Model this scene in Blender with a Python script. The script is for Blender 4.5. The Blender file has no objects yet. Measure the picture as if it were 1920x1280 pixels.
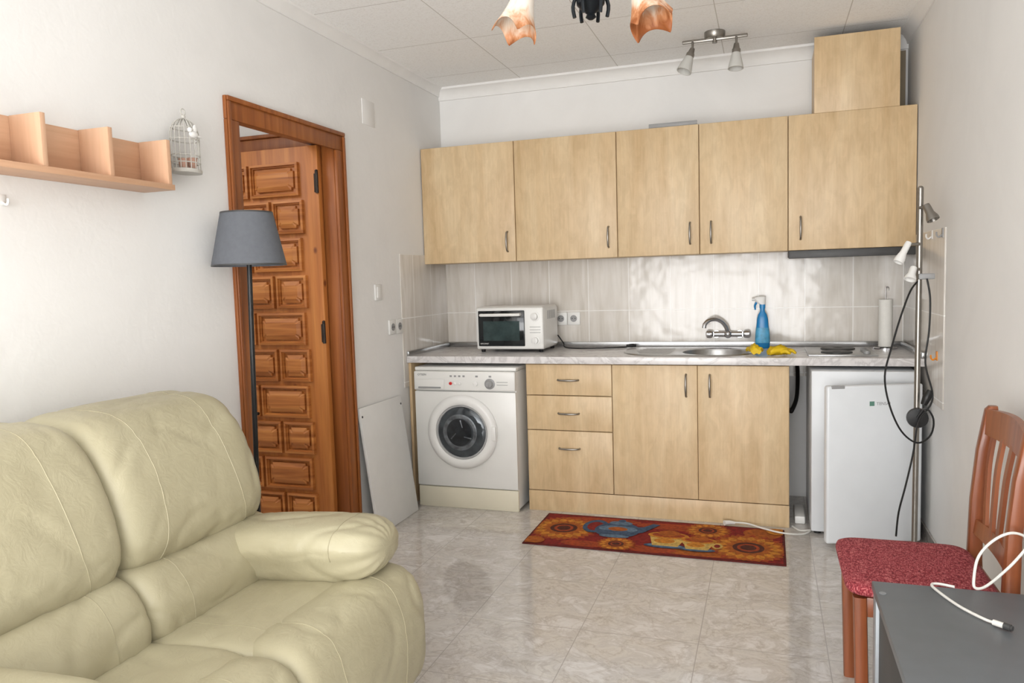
import bpy, bmesh, math, random
from mathutils import Vector, Matrix, noise
random.seed(4)
SC = bpy.context.scene
COL = SC.collection
PI = math.pi
try:
    SC.view_settings.view_transform = 'Standard'
except Exception:
    pass

# ------------------------------------------------------------------ camera frame
F = 1425.0
Yc = Vector((480, 130, -F)).normalized()
Xc = Vector((4260, 10, F)); Xc = (Xc - Yc * Xc.dot(Yc)).normalized()
Zc = Xc.cross(Yc)
CAM = Vector((0, 0, 1.295))
def ray(u, v):
    c = Vector((u - 960, 640 - v, -F))
    return Vector((c.dot(Xc), c.dot(Yc), c.dot(Zc)))
def atX(u, v, x): d = ray(u, v); return CAM + d * (x / d.x)
def atY(u, v, y): d = ray(u, v); return CAM + d * (y / d.y)
def atZ(u, v, z): d = ray(u, v); return CAM + d * ((z - CAM.z) / d.z)

# ------------------------------------------------------------------ materials
def lin(c):
    c = c / 255.0
    return c / 12.92 if c <= .04045 else ((c + .055) / 1.055) ** 2.4
def rgb(r, g, b): return (lin(r), lin(g), lin(b), 1)
def mulc(c, k): return (min(c[0] * k, 1), min(c[1] * k, 1), min(c[2] * k, 1), 1)

def newmat(name):
    m = bpy.data.materials.new(name); m.use_nodes = True
    nt = m.node_tree
    return m, nt, nt.nodes['Principled BSDF']
def N(nt, t, **kw):
    n = nt.nodes.new(t)
    for k, v in kw.items(): setattr(n, k, v)
    return n
def pos_map(nt, scale=(1, 1, 1), loc=(0, 0, 0)):
    g = N(nt, 'ShaderNodeNewGeometry'); mp = N(nt, 'ShaderNodeMapping')
    mp.inputs['Scale'].default_value = scale; mp.inputs['Location'].default_value = loc
    nt.links.new(g.outputs['Position'], mp.inputs['Vector'])
    return mp.outputs['Vector']
def add_noise(nt, vec, scale, detail=3, dist=0.0, rough=.5):
    n = N(nt, 'ShaderNodeTexNoise')
    n.inputs['Scale'].default_value = scale; n.inputs['Detail'].default_value = detail
    n.inputs['Distortion'].default_value = dist; n.inputs['Roughness'].default_value = rough
    nt.links.new(vec, n.inputs['Vector'])
    return n.outputs['Fac']
def ramp(nt, fac, stops):
    r = N(nt, 'ShaderNodeValToRGB')
    e = r.color_ramp.elements
    while len(e) < len(stops): e.new(.5)
    for i, (p, c) in enumerate(stops):
        e[i].position = p; e[i].color = c
    nt.links.new(fac, r.inputs['Fac'])
    return r.outputs['Color']
def bump(nt, bsdf, fac, strength, dist=.01):
    b = N(nt, 'ShaderNodeBump'); b.inputs['Strength'].default_value = strength
    b.inputs['Distance'].default_value = dist
    nt.links.new(fac, b.inputs['Height']); nt.links.new(b.outputs['Normal'], bsdf.inputs['Normal'])
def mixc(nt, fac, a, b, mode='MIX'):
    m = N(nt, 'ShaderNodeMix', data_type='RGBA', blend_type=mode)
    for s, v in ((0, fac), (6, a), (7, b)):
        if hasattr(v, 'is_output'): nt.links.new(v, m.inputs[s])
        else: m.inputs[s].default_value = v
    return m.outputs[2]

def pbr(name, col, rough=.5, metal=0, var=.05, scale=12, bmp=0, bscale=150, coat=0, trans=0, ior=1.45, bdist=.004, detail=3, alpha=1):
    m, nt, b = newmat(name)
    v = pos_map(nt)
    f = add_noise(nt, v, scale, detail)
    c = ramp(nt, f, [(.3, mulc(col, 1 - var)), (.7, mulc(col, 1 + var))])
    nt.links.new(c, b.inputs['Base Color'])
    b.inputs['Roughness'].default_value = rough; b.inputs['Metallic'].default_value = metal
    b.inputs['Coat Weight'].default_value = coat; b.inputs['Transmission Weight'].default_value = trans
    b.inputs['IOR'].default_value = ior; b.inputs['Alpha'].default_value = alpha
    if bmp: bump(nt, b, add_noise(nt, v, bscale, 3), bmp, bdist)
    return m

def wood(name, c0, c1, c2, stretch=(14, 14, 1.1), rough=.4, fine=(90, 90, 3), knots=False, coat=0, loc=(0, 0, 0), finedark=.86, blotch=0):
    m, nt, b = newmat(name)
    v = pos_map(nt, stretch, loc)
    f = add_noise(nt, v, 1.0, 4, .6, .55)
    c = ramp(nt, f, [(.28, c0), (.5, c1), (.72, c2)])
    v2 = pos_map(nt, fine)
    f2 = add_noise(nt, v2, 1.0, 3, .2)
    c2_ = ramp(nt, f2, [(.3, (finedark, finedark * .98, finedark * .96, 1)), (.6, (1, 1, 1, 1))])
    c = mixc(nt, 1.0, c, c2_, 'MULTIPLY')
    if blotch:
        k = 1 - blotch
        f3 = add_noise(nt, pos_map(nt, (22, 22, 9)), 1, 4, .7, .6)
        c = mixc(nt, 1.0, c, ramp(nt, f3, [(.35, (k, k * .985, k * .965, 1)), (.62, (1, 1, 1, 1))]), 'MULTIPLY')
        # glued strips of slightly different tone, upright
        g = N(nt, 'ShaderNodeNewGeometry'); s = N(nt, 'ShaderNodeSeparateXYZ'); nt.links.new(g.outputs['Position'], s.inputs[0])
        cb = N(nt, 'ShaderNodeCombineXYZ'); nt.links.new(s.outputs[2], cb.inputs[0]); nt.links.new(s.outputs[0], cb.inputs[1])
        mp = N(nt, 'ShaderNodeMapping'); mp.inputs['Location'].default_value = (7, 7, 0); nt.links.new(cb.outputs[0], mp.inputs['Vector'])
        br = N(nt, 'ShaderNodeTexBrick'); br.inputs['Scale'].default_value = 1; br.inputs['Brick Width'].default_value = .36; br.inputs['Row Height'].default_value = .047
        br.offset = .37; br.inputs['Mortar Size'].default_value = 0
        br.inputs['Color1'].default_value = (.955, .95, .94, 1); br.inputs['Color2'].default_value = (1, 1, 1, 1)
        nt.links.new(mp.outputs[0], br.inputs['Vector'])
        c = mixc(nt, 1.0, c, br.outputs['Color'], 'MULTIPLY')
    if knots:
        vo = N(nt, 'ShaderNodeTexVoronoi'); vo.inputs['Scale'].default_value = 1
        nt.links.new(pos_map(nt, (7, 7, 4.5)), vo.inputs['Vector'])
        kc = ramp(nt, vo.outputs['Distance'], [(.06, (.30, .18, .1, 1)), (.11, (1, 1, 1, 1))])
        c = mixc(nt, 1.0, c, kc, 'MULTIPLY')
    nt.links.new(c, b.inputs['Base Color'])
    b.inputs['Roughness'].default_value = rough; b.inputs['Coat Weight'].default_value = coat
    bump(nt, b, f2, .06, .002)
    return m

def swz(nt, axes, off):
    g = N(nt, 'ShaderNodeNewGeometry'); s = N(nt, 'ShaderNodeSeparateXYZ'); cmb = N(nt, 'ShaderNodeCombineXYZ')
    nt.links.new(g.outputs['Position'], s.inputs[0])
    for i, a in enumerate(axes):
        ad = N(nt, 'ShaderNodeMath', operation='ADD'); ad.inputs[1].default_value = off[i] + 50 * off[2 + i]
        nt.links.new(s.outputs['XYZ'.index(a)], ad.inputs[0]); nt.links.new(ad.outputs[0], cmb.inputs[i])
    return cmb.outputs[0]
def brickfac(nt, vec, w, h, mortar):
    br = N(nt, 'ShaderNodeTexBrick'); br.offset = 0; br.squash = 1
    br.inputs['Scale'].default_value = 1; br.inputs['Brick Width'].default_value = w; br.inputs['Row Height'].default_value = h
    br.inputs['Mortar Size'].default_value = mortar; br.inputs['Mortar Smooth'].default_value = .2
    nt.links.new(vec, br.inputs['Vector'])
    return br.outputs['Fac'], br.outputs['Color']

def wall_tile(name, axis, off):
    m, nt, b = newmat(name)
    vec = swz(nt, (axis, 'Z'), (off, -1.09, .249, .37))
    fac, colv = brickfac(nt, vec, .249, .37, .0026)
    st = pos_map(nt, (30, 30, 3.0))
    f = add_noise(nt, st, 1, 5, .8)
    base = ramp(nt, f, [(.3, rgb(203, 196, 186)), (.55, rgb(215, 209, 201)), (.75, rgb(222, 217, 211))])
    c = mixc(nt, fac, base, rgb(242, 240, 236))
    nt.links.new(c, b.inputs['Base Color'])
    b.inputs['Roughness'].default_value = .12
    b.inputs['Specular IOR Level'].default_value = .45
    inv = N(nt, 'ShaderNodeMath', operation='SUBTRACT'); inv.inputs[0].default_value = 1
    nt.links.new(fac, inv.inputs[1])
    n2 = add_noise(nt, pos_map(nt), 6, 2)
    ma = N(nt, 'ShaderNodeMath', operation='MULTIPLY_ADD'); ma.inputs[1].default_value = 2.2
    nt.links.new(n2, ma.inputs[0]); nt.links.new(inv.outputs[0], ma.inputs[2])
    bump(nt, b, ma.outputs[0], .35, .005)
    return m

def floor_mat():
    m, nt, b = newmat('marble_floor_tile')
    vec = swz(nt, ('X', 'Y'), (1.085, -2.64, .425, .425))
    fac, colv = brickfac(nt, vec, .425, .425, .0018)
    v = pos_map(nt, (1, 1.3, 1))
    f = add_noise(nt, v, 6.5, 10, .7, .72)
    base = ramp(nt, f, [(.33, rgb(184, 176, 168)), (.44, rgb(208, 203, 196)), (.51, rgb(194, 188, 182)), (.59, rgb(214, 210, 206)), (.75, rgb(222, 219, 216))])
    f2 = add_noise(nt, v, 7, 6, 1.0, .6)
    vein = ramp(nt, f2, [(.46, (1, 1, 1, 1)), (.5, (.82, .785, .755, 1)), (.54, (1, 1, 1, 1))])
    base = mixc(nt, .8, base, vein, 'MULTIPLY')
    c = mixc(nt, fac, base, rgb(172, 166, 160))
    nt.links.new(c, b.inputs['Base Color'])
    b.inputs['Roughness'].default_value = .08
    b.inputs['Specular IOR Level'].default_value = .65
    inv = N(nt, 'ShaderNodeMath', operation='SUBTRACT'); inv.inputs[0].default_value = 1
    nt.links.new(fac, inv.inputs[1])
    bump(nt, b, inv.outputs[0], .12, .002)
    return m
def ceiling_mat():
    m, nt, b = newmat('ceiling_panel')
    vec = swz(nt, ('X', 'Y'), (1.43, -3.70, .6, .6))
    fac, colv = brickfac(nt, vec, .6, .6, .0026)
    f = add_noise(nt, pos_map(nt), 120, 3, 0, .65)
    base = ramp(nt, f, [(.34, rgb(240, 239, 237)), (.5, rgb(250, 250, 249)), (.7, rgb(252, 252, 251))])
    c = mixc(nt, fac, base, rgb(208, 205, 200))
    nt.links.new(c, b.inputs['Base Color']); b.inputs['Roughness'].default_value = .9
    bump(nt, b, f, .2, .004)
    return m
def plaster(name, col):
    m, nt, b = newmat(name)
    v = pos_map(nt)
    f = add_noise(nt, v, 2.2, 6, .8, .6)
    base = ramp(nt, f, [(.3, mulc(col, .96)), (.7, mulc(col, 1.02))])
    nt.links.new(base, b.inputs['Base Color']); b.inputs['Roughness'].default_value = .8
    f2 = add_noise(nt, v, 28, 5, .4)
    bump(nt, b, f2, .14, .007)
    return m
def leather():
    m, nt, b = newmat('cream_leather')
    v = pos_map(nt)
    f = add_noise(nt, v, 4, 4, .3)
    base = ramp(nt, f, [(.3, rgb(168, 160, 132)), (.7, rgb(180, 173, 145))])
    nt.links.new(base, b.inputs['Base Color']); b.inputs['Roughness'].default_value = .44
    f1 = add_noise(nt, v, 24, 5, .8, .6)
    f2 = add_noise(nt, v, 320, 2)
    mm = N(nt, 'ShaderNodeMath', operation='MULTIPLY_ADD'); mm.inputs[1].default_value = .04
    nt.links.new(f2, mm.inputs[0]); nt.links.new(f1, mm.inputs[2])
    bump(nt, b, mm.outputs[0], .26, .008)
    return m
def weave(name, c0, c1, c2):
    m, nt, b = newmat(name)
    f = add_noise(nt, pos_map(nt, (110, 330, 110)), 1, 2)
    g = add_noise(nt, pos_map(nt, (330, 110, 110)), 1, 2)
    ad = N(nt, 'ShaderNodeMath', operation='MULTIPLY'); nt.links.new(f, ad.inputs[0]); nt.links.new(g, ad.inputs[1])
    c = ramp(nt, ad.outputs[0], [(.15, c0), (.25, c1), (.36, c2)])
    nt.links.new(c, b.inputs['Base Color']); b.inputs['Roughness'].default_value = .9
    bump(nt, b, ad.outputs[0], .6, .004)
    return m
def marble_top():
    m, nt, b = newmat('marble_laminate')
    f = add_noise(nt, pos_map(nt, (1, 1.5, 1)), 5, 6, 2.0, .6)
    c = ramp(nt, f, [(.3, rgb(226, 223, 221)), (.48, rgb(216, 212, 211)), (.53, rgb(196, 192, 191)), (.58, rgb(222, 219, 218)), (.8, rgb(230, 228, 227))])
    nt.links.new(c, b.inputs['Base Color']); b.inputs['Roughness'].default_value = .22
    return m
def shade_glass():
    # pale frosted body that turns amber brown, streaked, towards the lower edge
    m, nt, b = newmat('amber_tipped_frosted_glass')
    g = N(nt, 'ShaderNodeNewGeometry'); s = N(nt, 'ShaderNodeSeparateXYZ'); nt.links.new(g.outputs['Position'], s.inputs[0])
    mr = N(nt, 'ShaderNodeMapRange'); mr.inputs['From Min'].default_value = 1.93; mr.inputs['From Max'].default_value = 2.02
    nt.links.new(s.outputs[2], mr.inputs['Value'])
    f = add_noise(nt, pos_map(nt, (26, 26, 10)), 1, 4, 1.2, .6)
    ma = N(nt, 'ShaderNodeMath', operation='MULTIPLY_ADD'); ma.inputs[1].default_value = 1.5; ma.inputs[2].default_value = -.75
    nt.links.new(f, ma.inputs[0])
    ad = N(nt, 'ShaderNodeMath', operation='ADD', use_clamp=True); nt.links.new(mr.outputs[0], ad.inputs[0]); nt.links.new(ma.outputs[0], ad.inputs[1])
    c = ramp(nt, ad.outputs[0], [(.05, rgb(142, 82, 44)), (.3, rgb(186, 128, 88)), (.6, rgb(212, 188, 166)), (.9, rgb(220, 210, 198))])
    nt.links.new(c, b.inputs['Base Color']); b.inputs['Roughness'].default_value = .5
    b.inputs['Specular IOR Level'].default_value = .3
    return m

M = {}
M['wall'] = plaster('painted_plaster', rgb(235, 234, 232))
M['hall'] = plaster('hall_plaster', rgb(232, 231, 229))
M['floor'] = floor_mat(); M['ceil'] = ceiling_mat()
M['cornice'] = pbr('cornice_plaster', rgb(236, 235, 233), .7, var=.02)
M['tileX'] = wall_tile('cream_tile_back', 'X', .55)
M['tileY'] = wall_tile('cream_tile_side', 'Y', -4.6)
M['maple'] = wood('maple_laminate', rgb(206, 176, 134), rgb(216, 189, 149), rgb(224, 201, 164), (8, 8, 1.2), .42, (120, 120, 7), finedark=.94, blotch=.11)
M['pine'] = wood('stained_pine', rgb(156, 88, 36), rgb(182, 112, 52), rgb(200, 132, 66), (16, 16, 1.3), .48, (90, 90, 3), True, 0)
M['pine_panel'] = wood('stained_pine_panel', rgb(146, 82, 34), rgb(182, 112, 54), rgb(204, 136, 70), (2, 2, 36), .48, (4, 4, 120), False, 0)
M['casing'] = wood('pine_casing', rgb(124, 66, 27), rgb(149, 85, 37), rgb(167, 101, 49), (22, 22, 1.2), .45, (90, 90, 3), False, 0)
M['shelf'] = wood('beech_laminate', rgb(198, 154, 122), rgb(207, 165, 133), rgb(214, 173, 142), (14, 1.2, 14), .45, (80, 4, 80), finedark=.93)
M['shelf_up'] = wood('beech_laminate_upright', rgb(199, 156, 125), rgb(208, 167, 136), rgb(215, 175, 145), (14, 14, 1.2), .45, (80, 80, 4), finedark=.93)
M['cherry'] = wood('cherry_wood', rgb(118, 62, 34), rgb(140, 77, 44), rgb(156, 91, 54), (18, 18, 1.5), .36, (80, 80, 3), False, .1)
M['worktop'] = marble_top()
M['steel'] = pbr('brushed_steel', rgb(178, 178, 178), .28, 1, .06, 40)
M['hoodsteel'] = pbr('dark_hood_metal', rgb(74, 74, 74), .5, .4, .05, 40)
M['chrome'] = pbr('chrome', rgb(205, 205, 208), .1, 1, .02)
M['nickel'] = pbr('satin_nickel', rgb(150, 146, 140), .33, 1, .04)
M['alu'] = pbr('aluminium_strip', rgb(190, 191, 192), .25, 1, .03)
M['white'] = pbr('white_enamel', rgb(228, 227, 223), .28, 0, .015)
M['fridge'] = pbr('white_fridge_paint', rgb(222, 225, 228), .3, 0, .015)
M['ivory'] = pbr('yellowed_plastic', rgb(224, 217, 196), .4, 0, .03, 6)
M['plastic'] = pbr('white_plastic', rgb(230, 229, 226), .35, 0, .015)
M['grey'] = pbr('grey_plastic', rgb(150, 150, 150), .4, 0, .04)
M['darkgrey'] = pbr('dark_grey_plastic', rgb(62, 62, 62), .45, 0, .05)
M['black'] = pbr('black_plastic', rgb(22, 22, 23), .4, 0, .1)
M['iron'] = pbr('black_iron', rgb(30, 34, 38), .42, .6, .15, 30)
M['hinge'] = pbr('dark_hinge_metal', rgb(50, 42, 36), .5, .4, .15, 30)
M['darkglass'] = pbr('dark_glass', rgb(26, 30, 32), .08, 0, .1)
M['washglass'] = pbr('smoked_glass', rgb(70, 75, 79), .06, .2, .35, 16)
M['ovenin'] = pbr('oven_inside', rgb(50, 64, 64), .12, 0, .3, 18)
M['seal'] = pbr('door_seal_grey', rgb(176, 176, 176), .4, .2, .05)
M['drum'] = pbr('drum_steel', rgb(104, 108, 112), .35, .4, .5, 34)  # strong grey noise paints uneven reflections into the drum
M['drumdark'] = pbr('drum_shade_disc', rgb(40, 43, 46), .2, .1, .4, 30)  # dark disc standing in for the shaded drum inside, noise as highlights
M['red'] = pbr('red_plastic', rgb(200, 30, 28), .4)
M['green'] = pbr('green_emblem', rgb(90, 130, 116), .4)
M['leather'] = leather()
M['seam'] = pbr('leather_seam', rgb(166, 158, 131), .5, 0, .04)
M['gapdark'] = pbr('sofa_lining', rgb(112, 104, 80), .8)
M['shadecloth'] = pbr('grey_fabric_shade', rgb(98, 101, 107), .85, 0, .05, 60, .2, 500)
M['seatfab'] = weave('red_woven_fabric', rgb(102, 24, 36), rgb(148, 48, 58), rgb(194, 112, 112))
M['table'] = pbr('grey_laminate', rgb(100, 104, 108), .4, 0, .04, 20)
M['tableleg'] = pbr('light_grey_metal', rgb(150, 154, 158), .4, .3, .04)
M['tabledark'] = pbr('dark_grey_board', rgb(52, 55, 58), .5, 0, .05)
M['board'] = pbr('white_board', rgb(226, 226, 224), .5, 0, .02)
M['cable_w'] = pbr('white_cable', rgb(222, 220, 214), .45, 0, .03)
M['frost'] = pbr('frosted_glass', rgb(220, 219, 214), .4, 0, .03, trans=.2)
M['blue'] = pbr('blue_bottle', rgb(24, 126, 186), .28, 0, .08, 8)
M['bluelabel'] = pbr('bottle_label', rgb(80, 160, 200), .4, 0, .3, 30)
M['yellow'] = pbr('yellow_rubber', rgb(222, 186, 28), .5, 0, .06)
M['paper'] = pbr('kitchen_paper', rgb(232, 230, 224), .9, 0, .02, 60, .3, 300)
M['orange'] = pbr('orange_plastic', rgb(226, 140, 30), .4)
M['pink'] = pbr('pink_clay', rgb(196, 156, 138), .7, 0, .1, 30)
M['cagewire'] = pbr('white_painted_wire', rgb(190, 187, 180), .5, 0, .05, 60)
M['duct'] = pbr('duct_brown_strip', rgb(128, 116, 96), .6)
M['shadeglass'] = shade_glass()
RUG = [pbr('rug_' + n, c, .95, 0, .32, 60, .4, 400) for n, c in (
    ('red', rgb(124, 28, 22)), ('border', rgb(86, 24, 20)), ('gold', rgb(160, 84, 26)), ('yellow', rgb(190, 122, 40)),
    ('brown', rgb(76, 34, 22)), ('blue', rgb(60, 80, 106)), ('lightblue', rgb(92, 114, 136)), ('cream', rgb(198, 164, 88)), ('orange', rgb(152, 62, 26)))]

# ------------------------------------------------------------------ mesh builder
W = {}
def catmull(pts, n, closed=False):
    pts = [Vector(p) for p in pts]; L = len(pts); out = []
    segs = L if closed else L - 1
    for i in range(segs):
        if closed: p0, p1, p2, p3 = pts[(i - 1) % L], pts[i], pts[(i + 1) % L], pts[(i + 2) % L]
        else: p0, p1, p2, p3 = pts[max(i - 1, 0)], pts[i], pts[i + 1], pts[min(i + 2, L - 1)]
        for k in range(n):
            t = k / n
            out.append(.5 * ((2 * p1) + (p2 - p0) * t + (2 * p0 - 5 * p1 + 4 * p2 - p3) * t * t + (3 * p1 - p0 - 3 * p2 + p3) * t ** 3))
    if not closed: out.append(pts[-1])
    return out

class MB:
    def __init__(s): s.bm = bmesh.new(); s.mi = 0
    def face(s, vs):
        try:
            f = s.bm.faces.new(vs); f.material_index = s.mi; f.smooth = True; return f
        except ValueError: return None
    def loft(s, rings, cap0=True, cap1=True, M4=None, closed=True):
        vr = []
        for r in rings:
            vr.append([s.bm.verts.new((M4 @ Vector(p)) if M4 else Vector(p)) for p in r])
        n = len(rings[0])
        for a, b in zip(vr, vr[1:]):
            for i in range(n if closed else n - 1):
                j = (i + 1) % n
                s.face((a[i], a[j], b[j], b[i]))
        if cap0: s.face(list(reversed(vr[0])))
        if cap1: s.face(vr[-1])
        return s
    def box(s, x0, x1, y0, y1, z0, z1, bev=0, M4=None, seg=2):
        b = bmesh.new(); bmesh.ops.create_cube(b, size=1)
        for v in b.verts:
            v.co = Vector(((x0 + x1) / 2 + v.co.x * (x1 - x0), (y0 + y1) / 2 + v.co.y * (y1 - y0), (z0 + z1) / 2 + v.co.z * (z1 - z0)))
        if bev: bmesh.ops.bevel(b, geom=b.edges[:], offset=bev, segments=seg, affect='EDGES', profile=.5)
        mp = {}
        for v in b.verts: mp[v] = s.bm.verts.new((M4 @ v.co) if M4 else v.co)
        for f in b.faces: s.face([mp[v] for v in f.verts])
        b.free(); return s
    def lathe(s, prof, c=(0, 0, 0), M4=None, n=32, cap0=True, cap1=True):
        T = Matrix.Translation(Vector(c)) @ (M4 if M4 else Matrix())
        rings = [[Vector((r * math.cos(2 * PI * i / n), r * math.sin(2 * PI * i / n), z)) for i in range(n)] for r, z in prof]
        return s.loft(rings, cap0, cap1, T)
    def tube(s, pts, r, n=10, smooth=0, cap=True, closed=False):
        pts = [Vector(p) for p in pts]
        if smooth:
            rr = r
            if isinstance(r, (list, tuple)):
                rr = []
                for i in range(len(r) - 1): rr += [r[i] + (r[i + 1] - r[i]) * k / smooth for k in range(smooth)]
                rr.append(r[-1])
            pts = catmull(pts, smooth, closed); r = rr
        L = len(pts); rings = []; up = None
        for i, p in enumerate(pts):
            if closed: t = (pts[(i + 1) % L] - pts[i - 1]).normalized()
            else: t = (pts[min(i + 1, L - 1)] - pts[max(i - 1, 0)]).normalized()
            if up is None:
                up = Vector((0, 0, 1)) if abs(t.z) < .9 else Vector((1, 0, 0))
            a = (up - t * up.dot(t))
            if a.length < 1e-5: a = t.orthogonal()
            a.normalize(); b = t.cross(a); up = a
            ri = r[i] if isinstance(r, (list, tuple)) else r
            rings.append([p + (a * math.cos(2 * PI * k / n) + b * math.sin(2 * PI * k / n)) * ri for k in range(n)])
        if closed: rings.append(rings[0]); return s.loft(rings, False, False)
        return s.loft(rings, cap, cap)
    def ball(s, c, r, sc=(1, 1, 1), n=20, m=12, M4=None):
        T = Matrix.Translation(Vector(c)) @ (M4 if M4 else Matrix())
        rings = []
        for j in range(m + 1):
            ph = -PI / 2 + PI * j / m; k = max(math.cos(ph), .01)
            rings.append([Vector((r * sc[0] * k * math.cos(2 * PI * i / n), r * sc[1] * k * math.sin(2 * PI * i / n), r * sc[2] * math.sin(ph))) for i in range(n)])
        return s.loft(rings, True, True, T)
    def prism(s, poly, a, b, axis='Y', M4=None):
        def P(p, t):
            if axis == 'Y': return Vector((p[0], t, p[1]))
            if axis == 'X': return Vector((t, p[0], p[1]))
            return Vector((p[0], p[1], t))
        return s.loft([[P(p, a) for p in poly], [P(p, b) for p in poly]], True, True, M4)
    def poly(s, pts):
        return s.face([s.bm.verts.new(Vector(p)) for p in pts])
    def build(s, name, mats, parent=None, sharp=38, local=False):
        if not isinstance(mats, (list, tuple)): mats = [mats]
        bmesh.ops.recalc_face_normals(s.bm, faces=s.bm.faces[:])
        if parent is not None and not local: s.bm.transform(W[parent.name].inverted())
        me = bpy.data.meshes.new(name); s.bm.to_mesh(me); s.bm.free()
        for m in mats: me.materials.append(m)
        me.set_sharp_from_angle(angle=math.radians(sharp))
        o = bpy.data.objects.new(name, me); COL.objects.link(o)
        if parent is not None: o.parent = parent; W[o.name] = W[parent.name]
        else: W[o.name] = Matrix()
        return o

def thing(name, label, cat, loc=(0, 0, 0), rotz=0, group=None):
    e = bpy.data.objects.new(name, None); COL.objects.link(e)
    e.empty_display_size = .05; e.location = loc; e.rotation_euler = (0, 0, rotz)
    e['label'] = label; e['category'] = cat
    if group: e['group'] = group
    W[e.name] = Matrix.Translation(Vector(loc)) @ Matrix.Rotation(rotz, 4, 'Z')
    return e
def solo(name, mb, mats, label, cat, group=None, sharp=38):
    vs = [v.co.copy() for v in mb.bm.verts]
    c = Vector(((min(v.x for v in vs) + max(v.x for v in vs)) / 2, (min(v.y for v in vs) + max(v.y for v in vs)) / 2, min(v.z for v in vs)))
    mb.bm.transform(Matrix.Translation(-c))
    o = mb.build(name, mats, None, sharp); o.location = c
    W[o.name] = Matrix.Translation(c)
    o['label'] = label; o['category'] = cat
    if group: o['group'] = group
    return o
def struct(name, mb, mats):
    o = mb.build(name, mats); o['kind'] = 'structure'; return o
def lettering(txt, size, loc, mat, parent, rot=(PI / 2, 0, 0)):
    cu = bpy.data.curves.new('lettering', 'FONT'); cu.body = txt; cu.size = size; cu.extrude = .0003
    t = bpy.data.objects.new('lettering_source', cu); COL.objects.link(t)
    bpy.context.view_layer.update()
    me = bpy.data.meshes.new_from_object(t.evaluated_get(bpy.context.evaluated_depsgraph_get()))
    bpy.data.objects.remove(t); 
    T = Matrix.Translation(Vector(loc)) @ (rot if isinstance(rot, Matrix) else Matrix.Rotation(rot[0], 4, 'X'))
    me.transform(W[parent.name].inverted() @ T); me.materials.clear(); me.materials.append(mat)
    o = bpy.data.objects.new('lettering', me); COL.objects.link(o); o.parent = parent; W[o.name] = W[parent.name]
    return o
RX = Matrix.Rotation(PI / 2, 4, 'X')      # lathe axis -> -Y
RYp = Matrix.Rotation(PI / 2, 4, 'Y')     # lathe axis -> +X

# ------------------------------------------------------------------ setting
XL, XR, YB, YR, H = -2.0, .705, 4.6, -3.0, 2.52
struct('floor', MB().box(-4.0, XR + .15, YR - .2, YB + .15, -.1, 0), M['floor'])
struct('ceiling', MB().box(-4.0, XR + .15, YR - .2, YB + .15, H, H + .1), M['ceil'])
struct('wall_back', MB().box(-2.12, XR + .12, YB, YB + .12, 0, H), M['wall'])
struct('wall_right', MB().box(XR, XR + .12, YR, YB, 0, H), M['wall'])
w = MB().box(XL - .12, XL, YR, 2.545, 0, H); w.box(XL - .12, XL, 3.32, YB, 0, H); w.box(XL - .12, XL, 2.545, 3.32, 2.0, H)
struct('wall_left', w, M['wall'])
w = MB().box(XL, -1.85, YR - .12, YR, 0, H); w.box(.55, XR, YR - .12, YR, 0, H); w.box(-1.85, .55, YR - .12, YR, 2.42, H); w.box(-1.85, .55, YR - .12, YR, 0, .2)
struct('wall_rear', w, M['wall'])
struct('wall_hall', MB().box(-3.7, -3.6, 1.4, 3.6, 0, H).box(-3.6, XL - .12, 3.48, 3.6, 0, H).box(-3.6, XL - .12, 1.3, 1.4, 0, H), M['hall'])
def cornice_profile(k=1): return [(x * k, z * k) for x, z in [(0, 0), (.07, 0), (.065, -.012), (.045, -.02), (.025, -.04), (.015, -.058), (.012, -.07), (0, -.07)]]
struct('trim_1', MB().prism([(XL + x, H + z) for x, z in cornice_profile(.7)], YR, YB, 'Y'), M['cornice'])
struct('trim_2', MB().prism([(YB - x, H + z) for x, z in cornice_profile()], XL, XR, 'X'), M['cornice'])
struct('trim_3', MB().prism([(XR - x, H + z) for x, z in cornice_profile(.7)], YR, YB, 'Y'), M['cornice'])
struct('trim_4', MB().box(XL + .006, XR - .006, YB - .006, YB, .70, 1.46), M['tileX'])
struct('trim_5', MB().box(XL, XL + .006, 3.94, YB, .69, 1.46, .001), M['tileY'])
struct('trim_6', MB().box(XR - .006, XR, 3.60, YB, .69, 1.46, .001), M['tileY'])
struct('baseboard_right', MB().box(XR - .01, XR, YR, 4.6, 0, .08, .002), M['floor'])
struct('baseboard_left', MB().box(XL, XL + .01, 3.37, 4.6, 0, .08, .002).box(XL, XL + .01, YR, 2.49, 0, .08, .002), M['floor'])

# door casing (boards butt together, no shared faces)
f = MB()
f.box(XL, XL + .016, 2.50, 2.5745, 0, 1.9495, .003); f.box(XL, XL + .016, 3.2905, 3.365, 0, 1.9495, .003); f.box(XL, XL + .016, 2.50, 3.365, 1.95, 2.04, .003)
f.box(XL + .0165, XL + .026, 2.501, 2.520, 0, 2.019, .004); f.box(XL + .0165, XL + .026, 3.345, 3.364, 0, 2.019, .004); f.box(XL + .0165, XL + .026, 2.501, 3.364, 2.0195, 2.039, .004)
f.box(XL - .125, XL - .0005, 2.545, 2.575, 0, 1.9795, .002); f.box(XL - .125, XL - .0005, 3.29, 3.32, 0, 1.9795, .002); f.box(XL - .125, XL - .0005, 2.545, 3.32, 1.98, 2.0, .002)
struct('trim_7', f, M['casing'])
struct('trim_8', MB().box(-3.3, XL - .13, 3.44, 3.478, 1.99, 2.0695, .006).box(-3.3, XL - .13, 3.43, 3.478, 2.07, 2.09, .006), M['casing'])

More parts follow.
